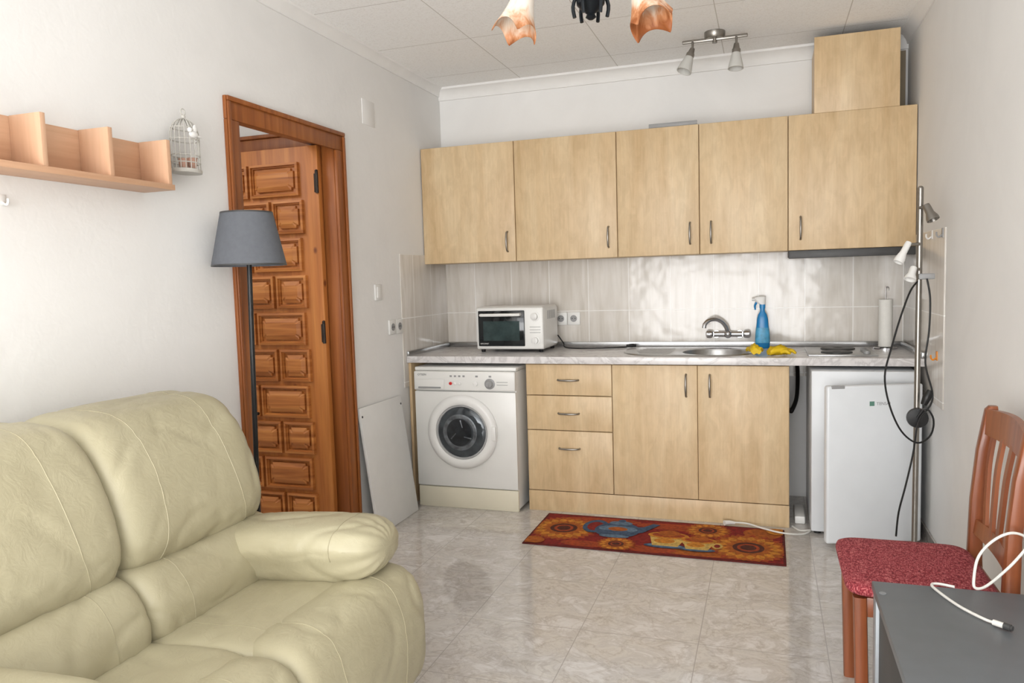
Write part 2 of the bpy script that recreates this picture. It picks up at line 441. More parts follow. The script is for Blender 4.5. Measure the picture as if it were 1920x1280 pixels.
# door leaf
yf = 3.240
door = MB().box(-2.765, -2.062, yf, yf + .034, .012, 1.970, .002).build('door_1', M['pine']); door['kind'] = 'structure'
def rect(x0, x1, z0, z1, i, y): return [(x0 + i, y, z0 + i), (x1 - i, y, z0 + i), (x1 - i, y, z1 - i), (x0 + i, y, z1 - i)]
def notched(x0, x1, z0, z1, i, y, c):
    a, b_, d_, e_ = x0 + i, x1 - i, z0 + i, z1 - i
    return [(a + c, y, d_), (b_ - c, y, d_), (b_ - c, y, d_ + c), (b_, y, d_ + c), (b_, y, e_ - c), (b_ - c, y, e_ - c), (b_ - c, y, e_), (a + c, y, e_), (a + c, y, e_ - c), (a, y, e_ - c), (a, y, d_ + c), (a + c, y, d_ + c)]
z = 1.815; row = 0
while z > .1:
    cols = [(-2.445, -2.165), (-2.735, -2.458)] if row % 2 == 0 else [(-2.322, -2.148), (-2.522, -2.338), (-2.722, -2.538)]
    for x0, x1 in cols:
        z0, z1 = z - .081, z + .081
        nt_ = lambda i, y, c: notched(x0, x1, z0, z1, i, yf - y, c)
        MB().loft([nt_(0, 0, .0003), nt_(.001, .018, .0003), nt_(.012, .021, .0003), nt_(.0145, .010, .0003), nt_(.019, .010, .0003), nt_(.021, -.002, .0003),
                   nt_(.027, -.002, .013), nt_(.0285, .013, .013), nt_(.034, .015, .012), nt_(.046, .023, .009), nt_(.050, .024, .008)], False, True).build('door_panel', M['pine_panel'], door, 20)
    z -= .183; row += 1
for hz in (1.79, 1.06):
    MB().tube([(-2.066, yf - .006, hz - .05), (-2.066, yf - .006, hz + .05)], .008, 12).box(-2.084, -2.06, yf - .003, yf, hz - .045, hz + .045, .001).ball((-2.066, yf - .006, hz + .055), .008).build('hinge', M['hinge'], door)
lv = atY(490, 776, 3.2)
MB().lathe([(.024, 0), (.024, .006), (.012, .01), (.009, .05)], (-2.61, yf, lv.z), RX, 20).tube([(-2.61, yf - .05, lv.z), (-2.56, yf - .056, lv.z + .003), (-2.44, yf - .052, lv.z + .004)], [.010, .010, .008], 10, 4).build('door_handle', M['black'], door)

# ------------------------------------------------------------------ kitchen cabinets
def door_slab(x0, x1, z0, z1, yf, th=.018, groove=0):
    r = lambda i, y: rect(x0, x1, z0, z1, i, y)
    return MB().loft([r(0, yf + th), r(0, yf + .003), r(.0012, yf + .0008), r(.003, yf)], True, True)
def bow(mb, p, axis, L=.10):
    p = Vector(p); d = Vector((0, 0, 1)) if axis == 'Z' else Vector((1, 0, 0))
    pts = [p - d * L / 2, p - d * L * .46 + Vector((0, -.018, 0)), p - d * L * .25 + Vector((0, -.026, 0)), p + Vector((0, -.029, 0)), p + d * L * .25 + Vector((0, -.026, 0)), p + d * L * .46 + Vector((0, -.018, 0)), p + d * L / 2]
    mb.tube(pts, [.006, .0045, .0055, .006, .0055, .0045, .006], 10, 4)
    return mb
def carcass(x0, x1, y0, y1, z0, z1, top=True, t=.016):
    b = MB().box(x0, x0 + t, y0, y1, z0, z1, .001).box(x1 - t, x1, y0, y1, z0, z1, .001).box(x0 + t, x1 - t, y0, y1, z0, z0 + t)
    b.box(x0 + t, x1 - t, y1 - .008, y1, z0 + t, z1)
    if top: b.box(x0 + t, x1 - t, y0, y1, z1 - t, z1)
    return b
YU = 4.27
ups = [(-1.996, -1.403, 'R', .115, 'maple wall cabinet at the left end of the row, touching the left wall'),
       (-1.402, -.801, 'R', .115, 'maple wall cabinet above the white toaster oven and wall sockets, second from left'),
       (-.800, -.352, 'R', .115, 'narrow maple wall cabinet with handle at right, in the middle of the row'),
       (-.351, .100, 'L', .115, 'narrow maple wall cabinet above the sink tap, handle at lower left'),
       (.101, .702, 'L', .115, 'maple wall cabinet above the cooker hood at the right end')]
for x0, x1, side, hh, lab in ups:
    t = thing('wall_cabinet', lab, 'cabinet', ((x0 + x1) / 2, 4.43, 1.406), 0, 'maple wall cabinets')
    carcass(x0, x1, YU + .02, 4.592, 1.406, 2.098).build('body', M['maple'], t)
    d = door_slab(x0 + .0015, x1 - .0015, 1.404, 2.098, YU).build('door', M['maple'], t)
    hx = x1 - .05 if side == 'R' else x0 + .06
    bow(MB(), (hx, YU, 1.404 + hh), 'Z', .115).build('handle', M['nickel'], d)
t = thing('duct_box', 'tall maple boxed duct standing on the wall cabinets by the ceiling', 'box', (.42, 4.43, 2.099))
MB().box(.226, .622, YU + .005, YU + .023, 2.099, 2.478, .001).build('front_panel', M['maple'], t)
MB().box(.23, .246, YU + .024, 4.58, 2.099, 2.448).build('side_panel', M['maple'], t)
MB().box(.606, .622, YU + .024, 4.58, 2.099, 2.448).build('side_panel', M['maple'], t)
MB().box(.622, .68, 4.50, 4.52, 2.099, 2.42).build('rear_strip', M['duct'], t)  # darker brown strip beside the duct, set back from its front
solo('tray', MB().box(-.62, -.36, 4.285, 4.50, 2.099, 2.106, .002).box(-.62, -.36, 4.283, 4.289, 2.103, 2.122, .002).box(-.62, -.36, 4.496, 4.502, 2.103, 2.122, .002), M['grey'], 'flat grey tray lying on top of the wall cabinets', 'tray')

t = thing('cooker_hood', 'slim dark grey pull-out cooker hood under the right wall cabinet', 'hood', (.4, 4.4, 1.36))
MB().box(.105, .698, YU + .02, 4.585, 1.372, 1.4035, .002).build('body', M['darkgrey'], t)
MB().box(.103, .70, YU - .004, YU + .02, 1.362, 1.4025, .003).build('front_strip', M['hoodsteel'], t)
MB().box(.16, .64, YU + .04, 4.54, 1.366, 1.372, .001).build('filter', M['grey'], t)

YF = 4.0
ZT = .829
t = thing('drawer_unit', 'maple base unit with three drawers beside the washing machine', 'cabinet', (-1.036, 4.28, 0), 0, 'maple base units')
carcass(-1.279, -.796, YF + .02, 4.585, .115, ZT).build('body', M['maple'], t)
for z0, z1 in ((.655, .825), (.46, .651), (.118, .456)):
    d = door_slab(-1.277, -.797, z0, z1, YF, .018, .022).build('drawer', M['maple'], t)
    bow(MB(), (-1.037, YF, (z0 + z1) / 2 if z1 - z0 < .25 else z1 - .095), 'X', .115).build('handle', M['nickel'], d)
t = thing('sink_cabinet', 'maple double-door base unit under the round sink', 'cabinet', (-.347, 4.28, 0), 0, 'maple base units')
carcass(-.795, .100, YF + .02, 4.585, .115, ZT, False).build('body', M['maple'], t)
d = door_slab(-.793, -.3485, .118, .825, YF).build('door', M['maple'], t)
bow(MB(), (-.405, YF, .72), 'Z', .115).build('handle', M['nickel'], d)
d = door_slab(-.3465, .099, .118, .825, YF).build('door', M['maple'], t)
bow(MB(), (-.285, YF, .72), 'Z', .115).build('handle', M['nickel'], d)
solo('plinth', MB().box(-1.279, .100, YF + .004, YF + .02, 0.0, .1135, .001), M['maple'], 'maple plinth board running along the floor under the base units', 'plinth')
solo('end_panel', MB().box(-1.992, -1.976, 3.99, 4.585, 0, ZT, .001), M['maple'], 'thin maple end panel between left wall and washing machine', 'panel')

# worktop with round cut-out
SCx, SCy, SR = -.27, 4.25, .182
def ring_rect(cx, cy, x0, x1, y0, y1, n=64):
    angs = [2 * PI * i / n for i in range(n)] + [math.atan2(b - cy, a - cx) % (2 * PI) for a in (x0, x1) for b in (y0, y1)]
    angs = sorted(set(round(a, 6) for a in angs)); out = []
    for a in angs:
        c, s = math.cos(a), math.sin(a); k = 1e9
        if c > 1e-9: k = min(k, (x1 - cx) / c)
        if c < -1e-9: k = min(k, (x0 - cx) / c)
        if s > 1e-9: k = min(k, (y1 - cy) / s)
        if s < -1e-9: k = min(k, (y0 - cy) / s)
        out.append((a, cx + c * k, cy + s * k))
    return out
wt = thing('worktop', 'long grey marble-effect worktop running wall to wall over the base units', 'worktop', (-.65, 4.28, .83))
b = MB(); zb, zt = .832, .870
xa, xb_ = SCx - .3, SCx + .3
y0w, y1w = 3.972, 4.592
b.box(XL + .008, xa, y0w, y1w, zb, zt); b.box(xb_, XR - .008, y0w, y1w, zb, zt)
rr = ring_rect(SCx, SCy, xa, xb_, y0w, y1w)
inner = lambda z: [(SCx + SR * math.cos(a), SCy + SR * math.sin(a), z) for a, x, y in rr]
outer = lambda z: [(x, y, z) for a, x, y in rr]
b.loft([inner(zt), outer(zt), outer(zb), inner(zb), inner(zt)], False, False)
b.build('slab', M['worktop'], wt)
MB().box(XL + .008, XR - .008, 4.572, 4.592, zt, .900, .003).box(XL + .008, XL + .022, y0w, 4.57, zt, .898, .003).box(XR - .022, XR - .008, y0w, 4.57, zt, .898, .003).build('upstand', M['alu'], wt)
MB().box(XL + .008, XR - .008, y0w - .003, y0w, zb, zt, .001).build('edge_strip', M['worktop'], wt)

t = thing('sink', 'round stainless steel sink with ribbed drainer set into the worktop', 'sink', (-.42, 4.25, .87))
b = MB(); cxl, R0 = -.565, .205
def stad(a):
    c, s = math.cos(a), math.sin(a)
    best = R0 if c >= 0 else None
    if best is None:
        k = R0 / max(abs(s), 1e-6)
        if SCx + k * c >= cxl: best = k
        else:
            dx = SCx - cxl; B = dx * c; Cc = dx * dx - R0 * R0
            best = -B + math.sqrt(max(B * B - Cc, 0))
    return best
n = 96; A = [2 * PI * i / n for i in range(n)]
pt = lambda a, r, z: (SCx + r * math.cos(a), SCy + r * math.sin(a), z)
b.loft([[pt(a, stad(a), .8705) for a in A], [pt(a, stad(a) - .004, .875) for a in A], [pt(a, max(.180, min(stad(a) - .012, .19)), .8735) for a in A], [pt(a, .176, .871) for a in A]], False, False)
b.build('rim', M['steel'], t)
MB().lathe([(.176, .871), (.172, .86), (.165, .78), (.145, .735), (.10, .722), (.03, .720)], (SCx, SCy, 0), None, 48, False, True).build('basin', M['steel'], t)
b = MB()
for k in range(7):
    y = SCy - .13 + k * .0433
    b.tube([(-.70 + abs(k - 3) * .012, y, .8735), (-.50, y, .8735)], .004, 8)
b.build('drainer_ribs', M['steel'], t)
t = thing('mixer_tap', 'chrome wall-mounted kitchen tap with curved spout above the sink', 'tap', (-.22, 4.59, .95))
fz = .945
MB().tube([(-.30, 4.555, fz), (-.14, 4.555, fz)], .017, 16).tube([(-.285, 4.555, fz), (-.285, 4.594, fz)], .021, 16).tube([(-.155, 4.555, fz), (-.155, 4.594, fz)], .021, 16).ball((-.22, 4.55, fz), .024).build('body', M['chrome'], t)
MB().tube([(-.22, 4.55, fz), (-.228, 4.535, fz + .038), (-.25, 4.51, fz + .072), (-.285, 4.48, fz + .090), (-.32, 4.45, fz + .086), (-.340, 4.43, fz + .066), (-.344, 4.425, fz + .044)], .012, 12, 6).build('spout', M['chrome'], t)
for x, s in ((-.315, -1), (-.125, 1)):
    MB().lathe([(.012, 0), (.021, .006), (.024, .02), (.022, .036), (.012, .042)], (x - s * .012, 4.555, fz), Matrix.Rotation(s * PI / 2, 4, 'Y'), 12).build('knob', M['chrome'], t)
t = thing('hob', 'small two-plate steel hob set into the worktop', 'hob', (.35, 4.26, .87))
MB().box(.19, .51, 4.06, 4.47, .8702, .877, .002).build('plate', M['steel'], t)
for x, y, r in ((.33, 4.17, .075), (.35, 4.365, .085)):
    MB().lathe([(r, .877), (r, .882), (r - .006, .885), (r * .3, .885), (r * .25, .882)], (x, y, 0), None, 40).build('burner_plate', M['darkgrey'], t)
for y in (4.12, 4.19, 4.26):
    MB().lathe([(.016, .877), (.015, .890), (.012, .892)], (.465, y, 0), None, 20).build('knob', M['grey'], t)
bp = Vector((-.03, 4.492, .8705))
t = thing('spray_bottle', 'blue spray cleaner bottle with blue and white trigger by the tap', 'bottle', bp)
def oval(a, bb, z, cx=0, cy=0, n=28, e=.7):
    out = []
    for i in range(n):
        th = 2 * PI * i / n; c, s = math.cos(th), math.sin(th)
        out.append((bp.x + cx + .88 * a * math.copysign(abs(c) ** e, c), bp.y + cy + .88 * bb * math.copysign(abs(s) ** e, s), bp.z + z))
    return out
MB().loft([oval(.040, .026, 0), oval(.044, .029, .006), oval(.045, .03, .05), oval(.041, .027, .10), oval(.037, .025, .13), oval(.034, .024, .165), oval(.026, .02, .19), oval(.015, .014, .205), oval(.014, .014, .222)]).build('bottle_body', M['blue'], t)
MB().loft([oval(.0454, .0307, .03), oval(.0457, .031, .05), oval(.042, .028, .10), oval(.0397, .027, .115)], False, False).build('sticker', M['bluelabel'], t)
MB().loft([oval(.017, .017, .222), oval(.018, .018, .245)]).build('screw_cap', M['blue'], t)
MB().loft([oval(.014, .013, .245), oval(.026, .013, .255, -.008), oval(.036, .012, .275, -.014), oval(.034, .011, .286, -.012), oval(.02, .009, .29, -.008)]).tube([(bp.x - .040, bp.y, bp.z + .274), (bp.x - .056, bp.y, bp.z + .274)], .008, 10).build('trigger_head', M['plastic'], t)
MB().tube([(bp.x - .028, bp.y, bp.z + .26), (bp.x - .040, bp.y, bp.z + .24), (bp.x - .038, bp.y, bp.z + .215)], [.006, .006, .004], 8, 4).build('trigger', M['blue'], t)
def glove(c, rot, z, sc=.62):
    T = Matrix.Translation(Vector((c[0], c[1], z))) @ Matrix.Rotation(rot, 4, 'Z') @ Matrix.Diagonal((sc, sc, 1.35, 1))
    b = MB()
    def ell(x, hw, hh, zc): return [(x, hw * math.cos(2 * PI * i / 24) , zc + hh * math.sin(2 * PI * i / 24) * (1 + .35 * math.sin(5 * PI * i / 12 + x * 60))) for i in range(24)]
    b.loft([ell(-.10, .045, .010, .013), ell(-.08, .05, .014, .018), ell(-.04, .038, .015, .020), ell(0, .044, .016, .021), ell(.035, .045, .014, .019), ell(.05, .038, .010, .014)], True, True, T)
    for k, (y, L, dy) in enumerate(((-.033, .05, -.012), (-.011, .065, -.004), (.011, .068, .006), (.032, .055, .016))):
        b.tube([T @ Vector((.03, y, .014)), T @ Vector((.05 + L * .4, y + dy * .5, .019)), T @ Vector((.05 + L * .8, y + dy, .012)), T @ Vector((.05 + L, y + dy, .007))], [.009, .009, .0075, .004], 10, 4)
    b.tube([T @ Vector((-.01, -.035, .014)), T @ Vector((.015, -.06, .018)), T @ Vector((.035, -.072, .012)), T @ Vector((.047, -.075, .008))], [.010, .010, .008, .004], 10, 4)
    return b
solo('rubber_glove', glove((-.068, 4.10), 1.75, .8765, .58), M['yellow'], 'yellow rubber glove lying on the sink edge, nearest the tap', 'glove', 'rubber gloves')
solo('rubber_glove', glove((.062, 4.09), .35, .8708, .64), M['yellow'], 'yellow rubber glove lying on the worktop between sink and hob', 'glove', 'rubber gloves')
pp = Vector((.592, 4.46, .8705))
t = thing('paper_towel_holder', 'white paper towel roll on an upright wire holder in the corner', 'paper towel', pp)
MB().lathe([(.06, 0), (.06, .006), (.055, .010)], pp, None, 32).build('base', M['chrome'], t)
MB().tube([pp + Vector((0, 0, .008)), pp + Vector((0, 0, .30)), pp + Vector((.004, 0, .325)), pp + Vector((.012, 0, .325)), pp + Vector((.012, 0, .31))], .004, 8, 4).build('rod', M['chrome'], t)
MB().lathe([(.014, .012), (.034, .012), (.034, .262), (.014, .262)], pp, None, 32).build('paper_roll', M['paper'], t)

# toaster oven
t = thing('toaster_oven', 'white toaster oven with dark glass door standing on the worktop', 'oven', (-1.435, 4.36, .87))
x0, x1, y0, y1, z0, z1 = -1.645, -1.225, 4.20, 4.52, .885, 1.14
MB().box(x0, x1, y0 + .012, y1, z0, z1, .024, seg=4).build('body', M['white'], t)
MB().box(x0 + .003, x1 - .003, y0, y0 + .04, z0 + .004, z1 - .006, .010, seg=3).build('front_frame', M['white'], t)
d = MB().box(x0 + .018, x1 - .115, y0 - .008, y0 + .006, z0 + .022, z1 - .024, .005).build('door', M['darkglass'], t)
MB().box(x0 + .05, x1 - .145, y0 - .0085, y0 - .0078, z0 + .055, z1 - .085).build('window', M['ovenin'], d)
MB().tube([(x0 + .045, y0 - .008, z1 - .048), (x0 + .045, y0 - .034, z1 - .048), (x0 + .07, y0 - .036, z1 - .048), (x1 - .165, y0 - .036, z1 - .048), (x1 - .14, y0 - .034, z1 - .048), (x1 - .14, y0 - .008, z1 - .048)], .009, 12).build('handle', M['plastic'], d)
for kz in (z1 - .06, z0 + .055):
    MB().lathe([(.028, 0), (.028, .003), (.02, .004), (.019, .018), (.016, .02)], (x1 - .053, y0, kz), RX, 24).box(x1 - .0555, x1 - .0505, y0 - .026, y0 - .018, kz - .017, kz + .017, .001).build('knob', M['plastic'], t)
for k in range(3):
    MB().box(x1 - .085, x1 - .02, y0 - .0006, y0, z0 + .10 + k * .016, z0 + .103 + k * .016).build('panel_marking', M['grey'], t)
b = MB()
for k in range(8): b.box(x1 - .0005, x1 + .0006, y0 + .08 + k * .022, y0 + .09 + k * .022, z1 - .08, z1 - .03)
b.build('vent', M['grey'], t)
for fx in (x0 + .03, x1 - .03):
    for fy in (y0 + .04, y1 - .04):
        MB().lathe([(.012, .8702), (.014, .886)], (fx, fy, 0), None, 14).build('foot', M['black'], t)
lettering('DIPLOMAT', .011, (x0 + .03, y0 - .0085, z0 + .034), M['plastic'], t)

# washing machine
x0, x1, y0, y1 = -1.93, -1.318, 3.93, 4.50
t = thing('washing_machine', 'white front-loading washing machine under the left end of the worktop', 'washing machine', (-1.62, 4.2, 0))
MB().box(x0, x1, y0 + .02, y1, .012, .79, .006).build('body', M['white'], t)
MB().box(x0 - .002, x1 + .002, y0 + .015, y1 + .005, .79, .812, .006).build('top', M['white'], t)
MB().box(x0, x1, y0, y0 + .02, .125, .675, .006).build('front_panel', M['white'], t)
MB().box(x0 + .002, x1 - .002, y0 + .006, y0 + .03, .0, .12, .004).build('kick_plate', M['ivory'], t)
cp = MB().box(x0, x1, y0 - .006, y0 + .02, .68, .79, .008, seg=3).build('control_panel', M['white'], t)
MB().box(x0 + .012, x0 + .19, y0 - .011, y0 - .004, .688, .745, .004).build('detergent_drawer', M['white'], t)
MB().box(x0 + .03, x0 + .17, y0 - .0145, y0 - .010, .692, .702, .002).build('drawer_grip', M['grey'], t)
MB().lathe([(.030, 0), (.030, .004), (.022, .006), (.020, .022), (.017, .025)], (-1.465, y0 - .006, .722), RX, 28).box(-1.468, -1.462, y0 - .034, y0 - .028, .705, .739, .001).build('dial', M['grey'], t)
MB().lathe([(.014, 0), (.013, .008), (.010, .009)], (-1.55, y0 - .006, .722), RX, 20).build('small_dial', M['plastic'], t)
for k in range(3):
    MB().lathe([(.009, 0), (.009, .006), (.006, .008)], (-1.70 + k * .026, y0 - .006, .722), RX, 16).build('button', M['red'] if k == 0 else M['plastic'], t)
marks = [(-1.705 + k * .026, -1.692 + k * .026, .758, .768) for k in range(4)] + [(-1.425, -1.36, .73, .733), (-1.425, -1.36, .715, .718), (-1.55, -1.535, .758, .768), (-1.47, -1.455, .758, .768)]
for a_, c_, e_, g_ in marks: MB().box(a_, c_, y0 - .0068, y0 - .006, e_, g_).build('panel_marking', M['grey'], t)
lettering('OTSEIN', .016, (x0 + .025, y0 - .0062, .765), M['darkgrey'], t)
dc = Vector((-1.638, y0, .447))
d = MB().lathe([(.208, 0), (.211, .012), (.204, .024), (.184, .032), (.168, .031), (.157, .025), (.154, .010)], dc, RX, 56, False, False).build('door', M['plastic'], t)
MB().lathe([(.156, .018), (.152, .022), (.146, .021), (.143, .014)], dc, RX, 56, False, False).build('door_seal', M['seal'], d)
MB().lathe([(.146, .015), (.132, .022), (.105, .028), (.06, .032), (.02, .033)], dc, RX, 56, False, True).build('door_glass', M['washglass'], d)
MB().lathe([(.104, .0278), (.098, .0302), (.086, .0318), (.080, .0305)], dc + Vector((-.006, 0, .0)), RX, 44, False, False).build('drum', M['drum'], d)
MB().lathe([(.080, .0300), (.06, .0335), (.03, .0345), (.01, .0346)], dc + Vector((-.006, 0, .0)), RX, 44, False, True).build('drum_shade_disc', M['drumdark'], d)
for k in range(3):
    a = 1.2 + k * 2 * PI / 3
    MB().tube([dc + Vector((.03 * math.cos(a), -.0325, .03 * math.sin(a))), dc + Vector((.070 * math.cos(a + .4), -.0305, .070 * math.sin(a + .4)))], [.003, .005], 8).build('drum_paddle', M['drum'], d)
MB().box(dc.x + .180, dc.x + .208, y0 - .036, y0 - .016, dc.z - .04, dc.z + .04, .008).build('door_handle', M['plastic'], d)
for fx in (x0 + .05, x1 - .05): MB().lathe([(.02, 0), (.02, .015)], (fx, y1 - .05, 0), None, 12).build('foot', M['black'], t)

# fridge
t = thing('fridge', 'small white under-counter fridge with its door slightly ajar', 'fridge', (.43, 4.1, 0))
MB().box(.198, .662, 3.93, 4.42, .015, .812, .008).build('body', M['fridge'], t)
ang = math.radians(19)
T = Matrix.Translation((.655, 3.90, 0)) @ Matrix.Rotation(ang, 4, 'Z')
d = MB().box(-.440, .0, -.050, -.010, .03, .768, .010, T, 3).build('door', M['fridge'], t)
MB().box(-.428, -.012, -.010, .006, .05, .755, .003, T).build('door_seal', M['darkgrey'], d)
MB().box(-.42, -.36, -.052, -.044, .755, .7695, .002, T).build('handle_recess', M['grey'], d)
lettering('TENSAI', .020, T @ Vector((-.215, -.0505, .675)), M['grey'], d, Matrix.Rotation(ang, 4, 'Z') @ RX)
MB().box(-.246, -.224, -.0508, -.050, .672, .693, .0, T).build('emblem', M['green'], d)
for fx in (.23, .62):
    for fy in (3.97, 4.38): MB().lathe([(.018, 0), (.018, .018)], (fx, fy, 0), None, 12).build('foot', M['black'], t)

# sockets and switches
def socket_plate(loc, axis, label, group, kind='socket', w=.08, h=.08):
    nm = {'socket': 'wall_socket', 'switch': 'light_switch'}[kind]
    t = thing(nm, label, kind, loc, 0, group)
    Tm = Matrix.Translation(Vector(loc)) @ (Matrix() if axis == 'Y' else Matrix.Rotation(PI / 2, 4, 'Z'))
    MB().box(-w / 2, w / 2, -.009, 0.0005, -h / 2, h / 2, .003, Tm).build('plate', M['plastic'], t)
    if kind == 'socket':
        MB().lathe([(.021, .009), (.021, .011), (.019, .011), (.018, .0095)], (0, 0, 0), Tm @ RX, 24).build('socket_well', M['grey'], t)
        for s in (-1, 1): MB().lathe([(.003, .0095), (.003, .0115)], Tm @ Vector((s * .009, 0, 0)), RX if axis == 'Y' else Matrix.Rotation(PI / 2, 4, 'Z') @ RX, 10).build('hole', M['black'], t)
    elif kind == 'switch':
        MB().box(-w * .3, w * .3, -.013, -.008, -h * .34, h * .34, .002, Tm).build('rocker', M['plastic'], t)
p = atY(1052, 597, YB - .006)
socket_plate((p.x + .001, YB - .006, p.z), 'Y', 'white wall socket directly beside the toaster oven', 'back wall sockets')
socket_plate((p.x + .083, YB - .006, p.z), 'Y', 'white wall socket on the cream tiles, right one of the pair', 'back wall sockets')
p = atX(708, 548, XL)
socket_plate((XL, p.y, p.z), 'X', 'white light switch on left wall between door and tiles', None, 'switch', .075, .085)
p = atX(741, 612, XL)
socket_plate((XL, p.y - .042, p.z), 'X', 'white wall socket below the light switch, nearer the door', 'left wall sockets')
socket_plate((XL, p.y + .041, p.z), 'X', 'white wall socket below the light switch, touching the tiles', 'left wall sockets')
p = atX(690, 212, XL)
solo('cover_plate', MB().box(XL - .002, XL + .003, p.y - .065, p.y + .065, p.z - .065, p.z + .065, .001), M['wall'], 'painted-over blank cover plate high on the left wall', 'cover plate')

# ------------------------------------------------------------------ leaning board
T = Matrix.Translation((-1.90, 0, 0)) @ Matrix.Rotation(-math.atan2(.085, .66), 4, 'Y')
t = thing('white_panel', 'white board leaning on the left wall beside the washing machine', 'board', (-1.9, 3.6, 0))
MB().box(-.008, .008, 3.385, 3.845, .001, .665, .002, T).build('board', M['board'], t)
for y in (3.40, 3.83):
    MB().lathe([(.006, .008), (.006, .0095), (.003, .0098)], T @ Vector((0, y, .62)), T.to_3x3().to_4x4() @ RYp, 12).build('screw_hole', M['darkgrey'], t)

# ------------------------------------------------------------------ rug
b = MB(); rx0, rx1, ry0, ry1 = -1.15, .075, 3.46, 3.95
b.box(rx0, rx1, ry0, ry1, .0005, .006, .002)
for f_ in b.bm.faces: f_.material_index = 1
lay = [0]
def flat(pts, mi):
    lay[0] += 1; b.mi = mi
    z = .0062 + lay[0] * .000012
    b.poly([(rx0 + min(max(u, .008), 1.217), ry0 + min(max(v, .008), .482), z) for u, v in pts])
def ell(cx, cy, a, bb, mi, rot=0, n=28):
    flat([(cx + a * math.cos(t) * math.cos(rot) - bb * math.sin(t) * math.sin(rot), cy + a * math.cos(t) * math.sin(rot) + bb * math.sin(t) * math.cos(rot)) for t in [2 * PI * i / n for i in range(n)]], mi)
def flower(cx, cy, R, n=15):
    ell(cx, cy, R * .62, R * .62, 2)
    for ring, (rad, mi) in enumerate(((R, 8), (R * .95, 2), (R * .82, 3), (R * .62, 2))):
        for k in range(n):
            a = 2 * PI * (k + ring * .5) / n; d = rad * .64; L = rad * .38
            pts = []
            for s_, w_ in ((-1, .05), (-.5, .14), (.1, .17), (.6, .10), (1, 0), (.6, -.10), (.1, -.17), (-.5, -.14), (-1, -.05)):
                x = d + L * s_; y = w_ * rad * 1.05
                pts.append((cx + x * math.cos(a) - y * math.sin(a), cy + x * math.sin(a) + y * math.cos(a)))
            flat(pts, mi)
    ell(cx, cy, R * .38, R * .38, 4); ell(cx, cy, R * .27, R * .27, 8); ell(cx, cy, R * .19, R * .19, 4)
flat([(.012, .012), (1.213, .012), (1.213, .478), (.012, .478)], 0)
ell(.30, .42, .22, .045, 8, .05); ell(.72, .40, .22, .05, 8, 0); ell(.86, .07, .26, .05, 2, 0); ell(.30, .06, .12, .04, 8, 0); ell(1.12, .40, .09, .07, 2, 0); ell(.62, .06, .12, .045, 8, 0)
flower(.145, .26, .185, 17); flower(.86, .385, .12, 14); flower(1.06, .18, .19, 17); flower(.45, .085, .10, 13)
ell(.04, .05, .06, .05, 2); ell(1.19, .44, .05, .05, 3)
ell(.30, .32, .065, .10, 5); ell(.30, .32, .042, .068, 0)
flat([(.50, .25), (.55, .27), (.585, .34), (.62, .41), (.585, .42), (.545, .36), (.50, .34)], 5)
ell(.42, .285, .115, .115, 5); ell(.42, .30, .10, .05, 6); ell(.42, .25, .08, .03, 5); ell(.42, .30, .05, .03, 2)
ell(.42, .395, .06, .03, 6); ell(.42, .43, .02, .022, 5); ell(.42, .19, .075, .022, 6)
for cx, cy, s in ((.68, .21, 1), (.83, .18, .85)):
    ell(cx, cy - .10 * s, .10 * s, .03 * s, 5); ell(cx, cy - .095 * s, .085 * s, .02 * s, 6)
    flat([(cx - .09 * s, cy + .04 * s), (cx - .06 * s, cy - .10 * s), (cx + .06 * s, cy - .10 * s), (cx + .09 * s, cy + .04 * s)], 7)
    ell(cx - .01, cy - .03 * s, .05 * s, .035 * s, 3); ell(cx + .105 * s, cy - .02 * s, .03 * s, .045 * s, 7); ell(cx + .105 * s, cy - .02 * s, .017 * s, .028 * s, 0)
    ell(cx, cy + .05 * s, .10 * s, .05 * s, 3); ell(cx, cy + .055 * s, .08 * s, .032 * s, 8); ell(cx, cy + .08 * s, .055 * s, .045 * s, 2)
solo('rug', b, RUG, 'red kitchen rug with sunflowers, blue teapot and cups, before the base units', 'rug')

# ------------------------------------------------------------------ sofa
sofa = thing('sofa', 'cream leather two-seat recliner sofa along the left wall', 'sofa', (-1.5, 1.4, 0))
def cushion(prof, a0, a1, axis='Y', ns=64, p=5, bulge=.03, nper=10, wr=.003, seed=0, lean=0.0, crease=.0045, rise=0.0, pleat=0.0, pe=5.0):
    pts = catmull([(q[0], q[1], 0) for q in prof], nper, True)
    c = sum(pts, Vector()) / len(pts)
    def surf(s, q):
        f = max(1 - abs(s) ** p, 0) ** (1 / pe)
        f = max(f, .03) * (1 + bulge * (1 - s * s))
        v = c + (q - c) * f
        a = (a0 + a1) / 2 + s * (a1 - a0) / 2
        P3 = Vector((v.x + lean * s, a, v.y)) if axis == 'Y' else Vector((a, v.x + lean * s, v.y))
        d = (q - c)
        S = Vector((seed * 3.1, seed, 0))
        nn = noise.noise(P3 * 4 + S) * wr * 1.5
        rid = 1 - min(abs(noise.noise(P3 * 4.5 + S * 2)) * 6, 1)           # thin ridge lines become soft creases
        rid2 = 1 - min(abs(noise.noise(Vector((P3.x * 13, P3.y * 8, P3.z * 13)) + S)) * 4, 1)
        nn -= crease * .8 * (rid ** 2) + crease * .4 * rid2 ** 2
        if pleat:
            th = math.atan2(d.y, d.x)
            e = max(abs(s) - .55, 0) / .45
            nn += pleat * e * (math.sin(th * 13 + 2 * noise.noise(P3 * 9)) - .5) * (1 if s > 0 else .4)
        P3.z += rise * s
        dd = Vector((d.x, 0, d.y)) if axis == 'Y' else Vector((0, d.x, d.y))
        return P3 + dd.normalized() * nn * f
    rings = []
    for i in range(ns + 1):
        s = math.sin(PI / 2 * (-1 + 2 * i / ns)); rings.append([surf(s, q) for q in pts])
    return MB().loft(rings), surf, pts
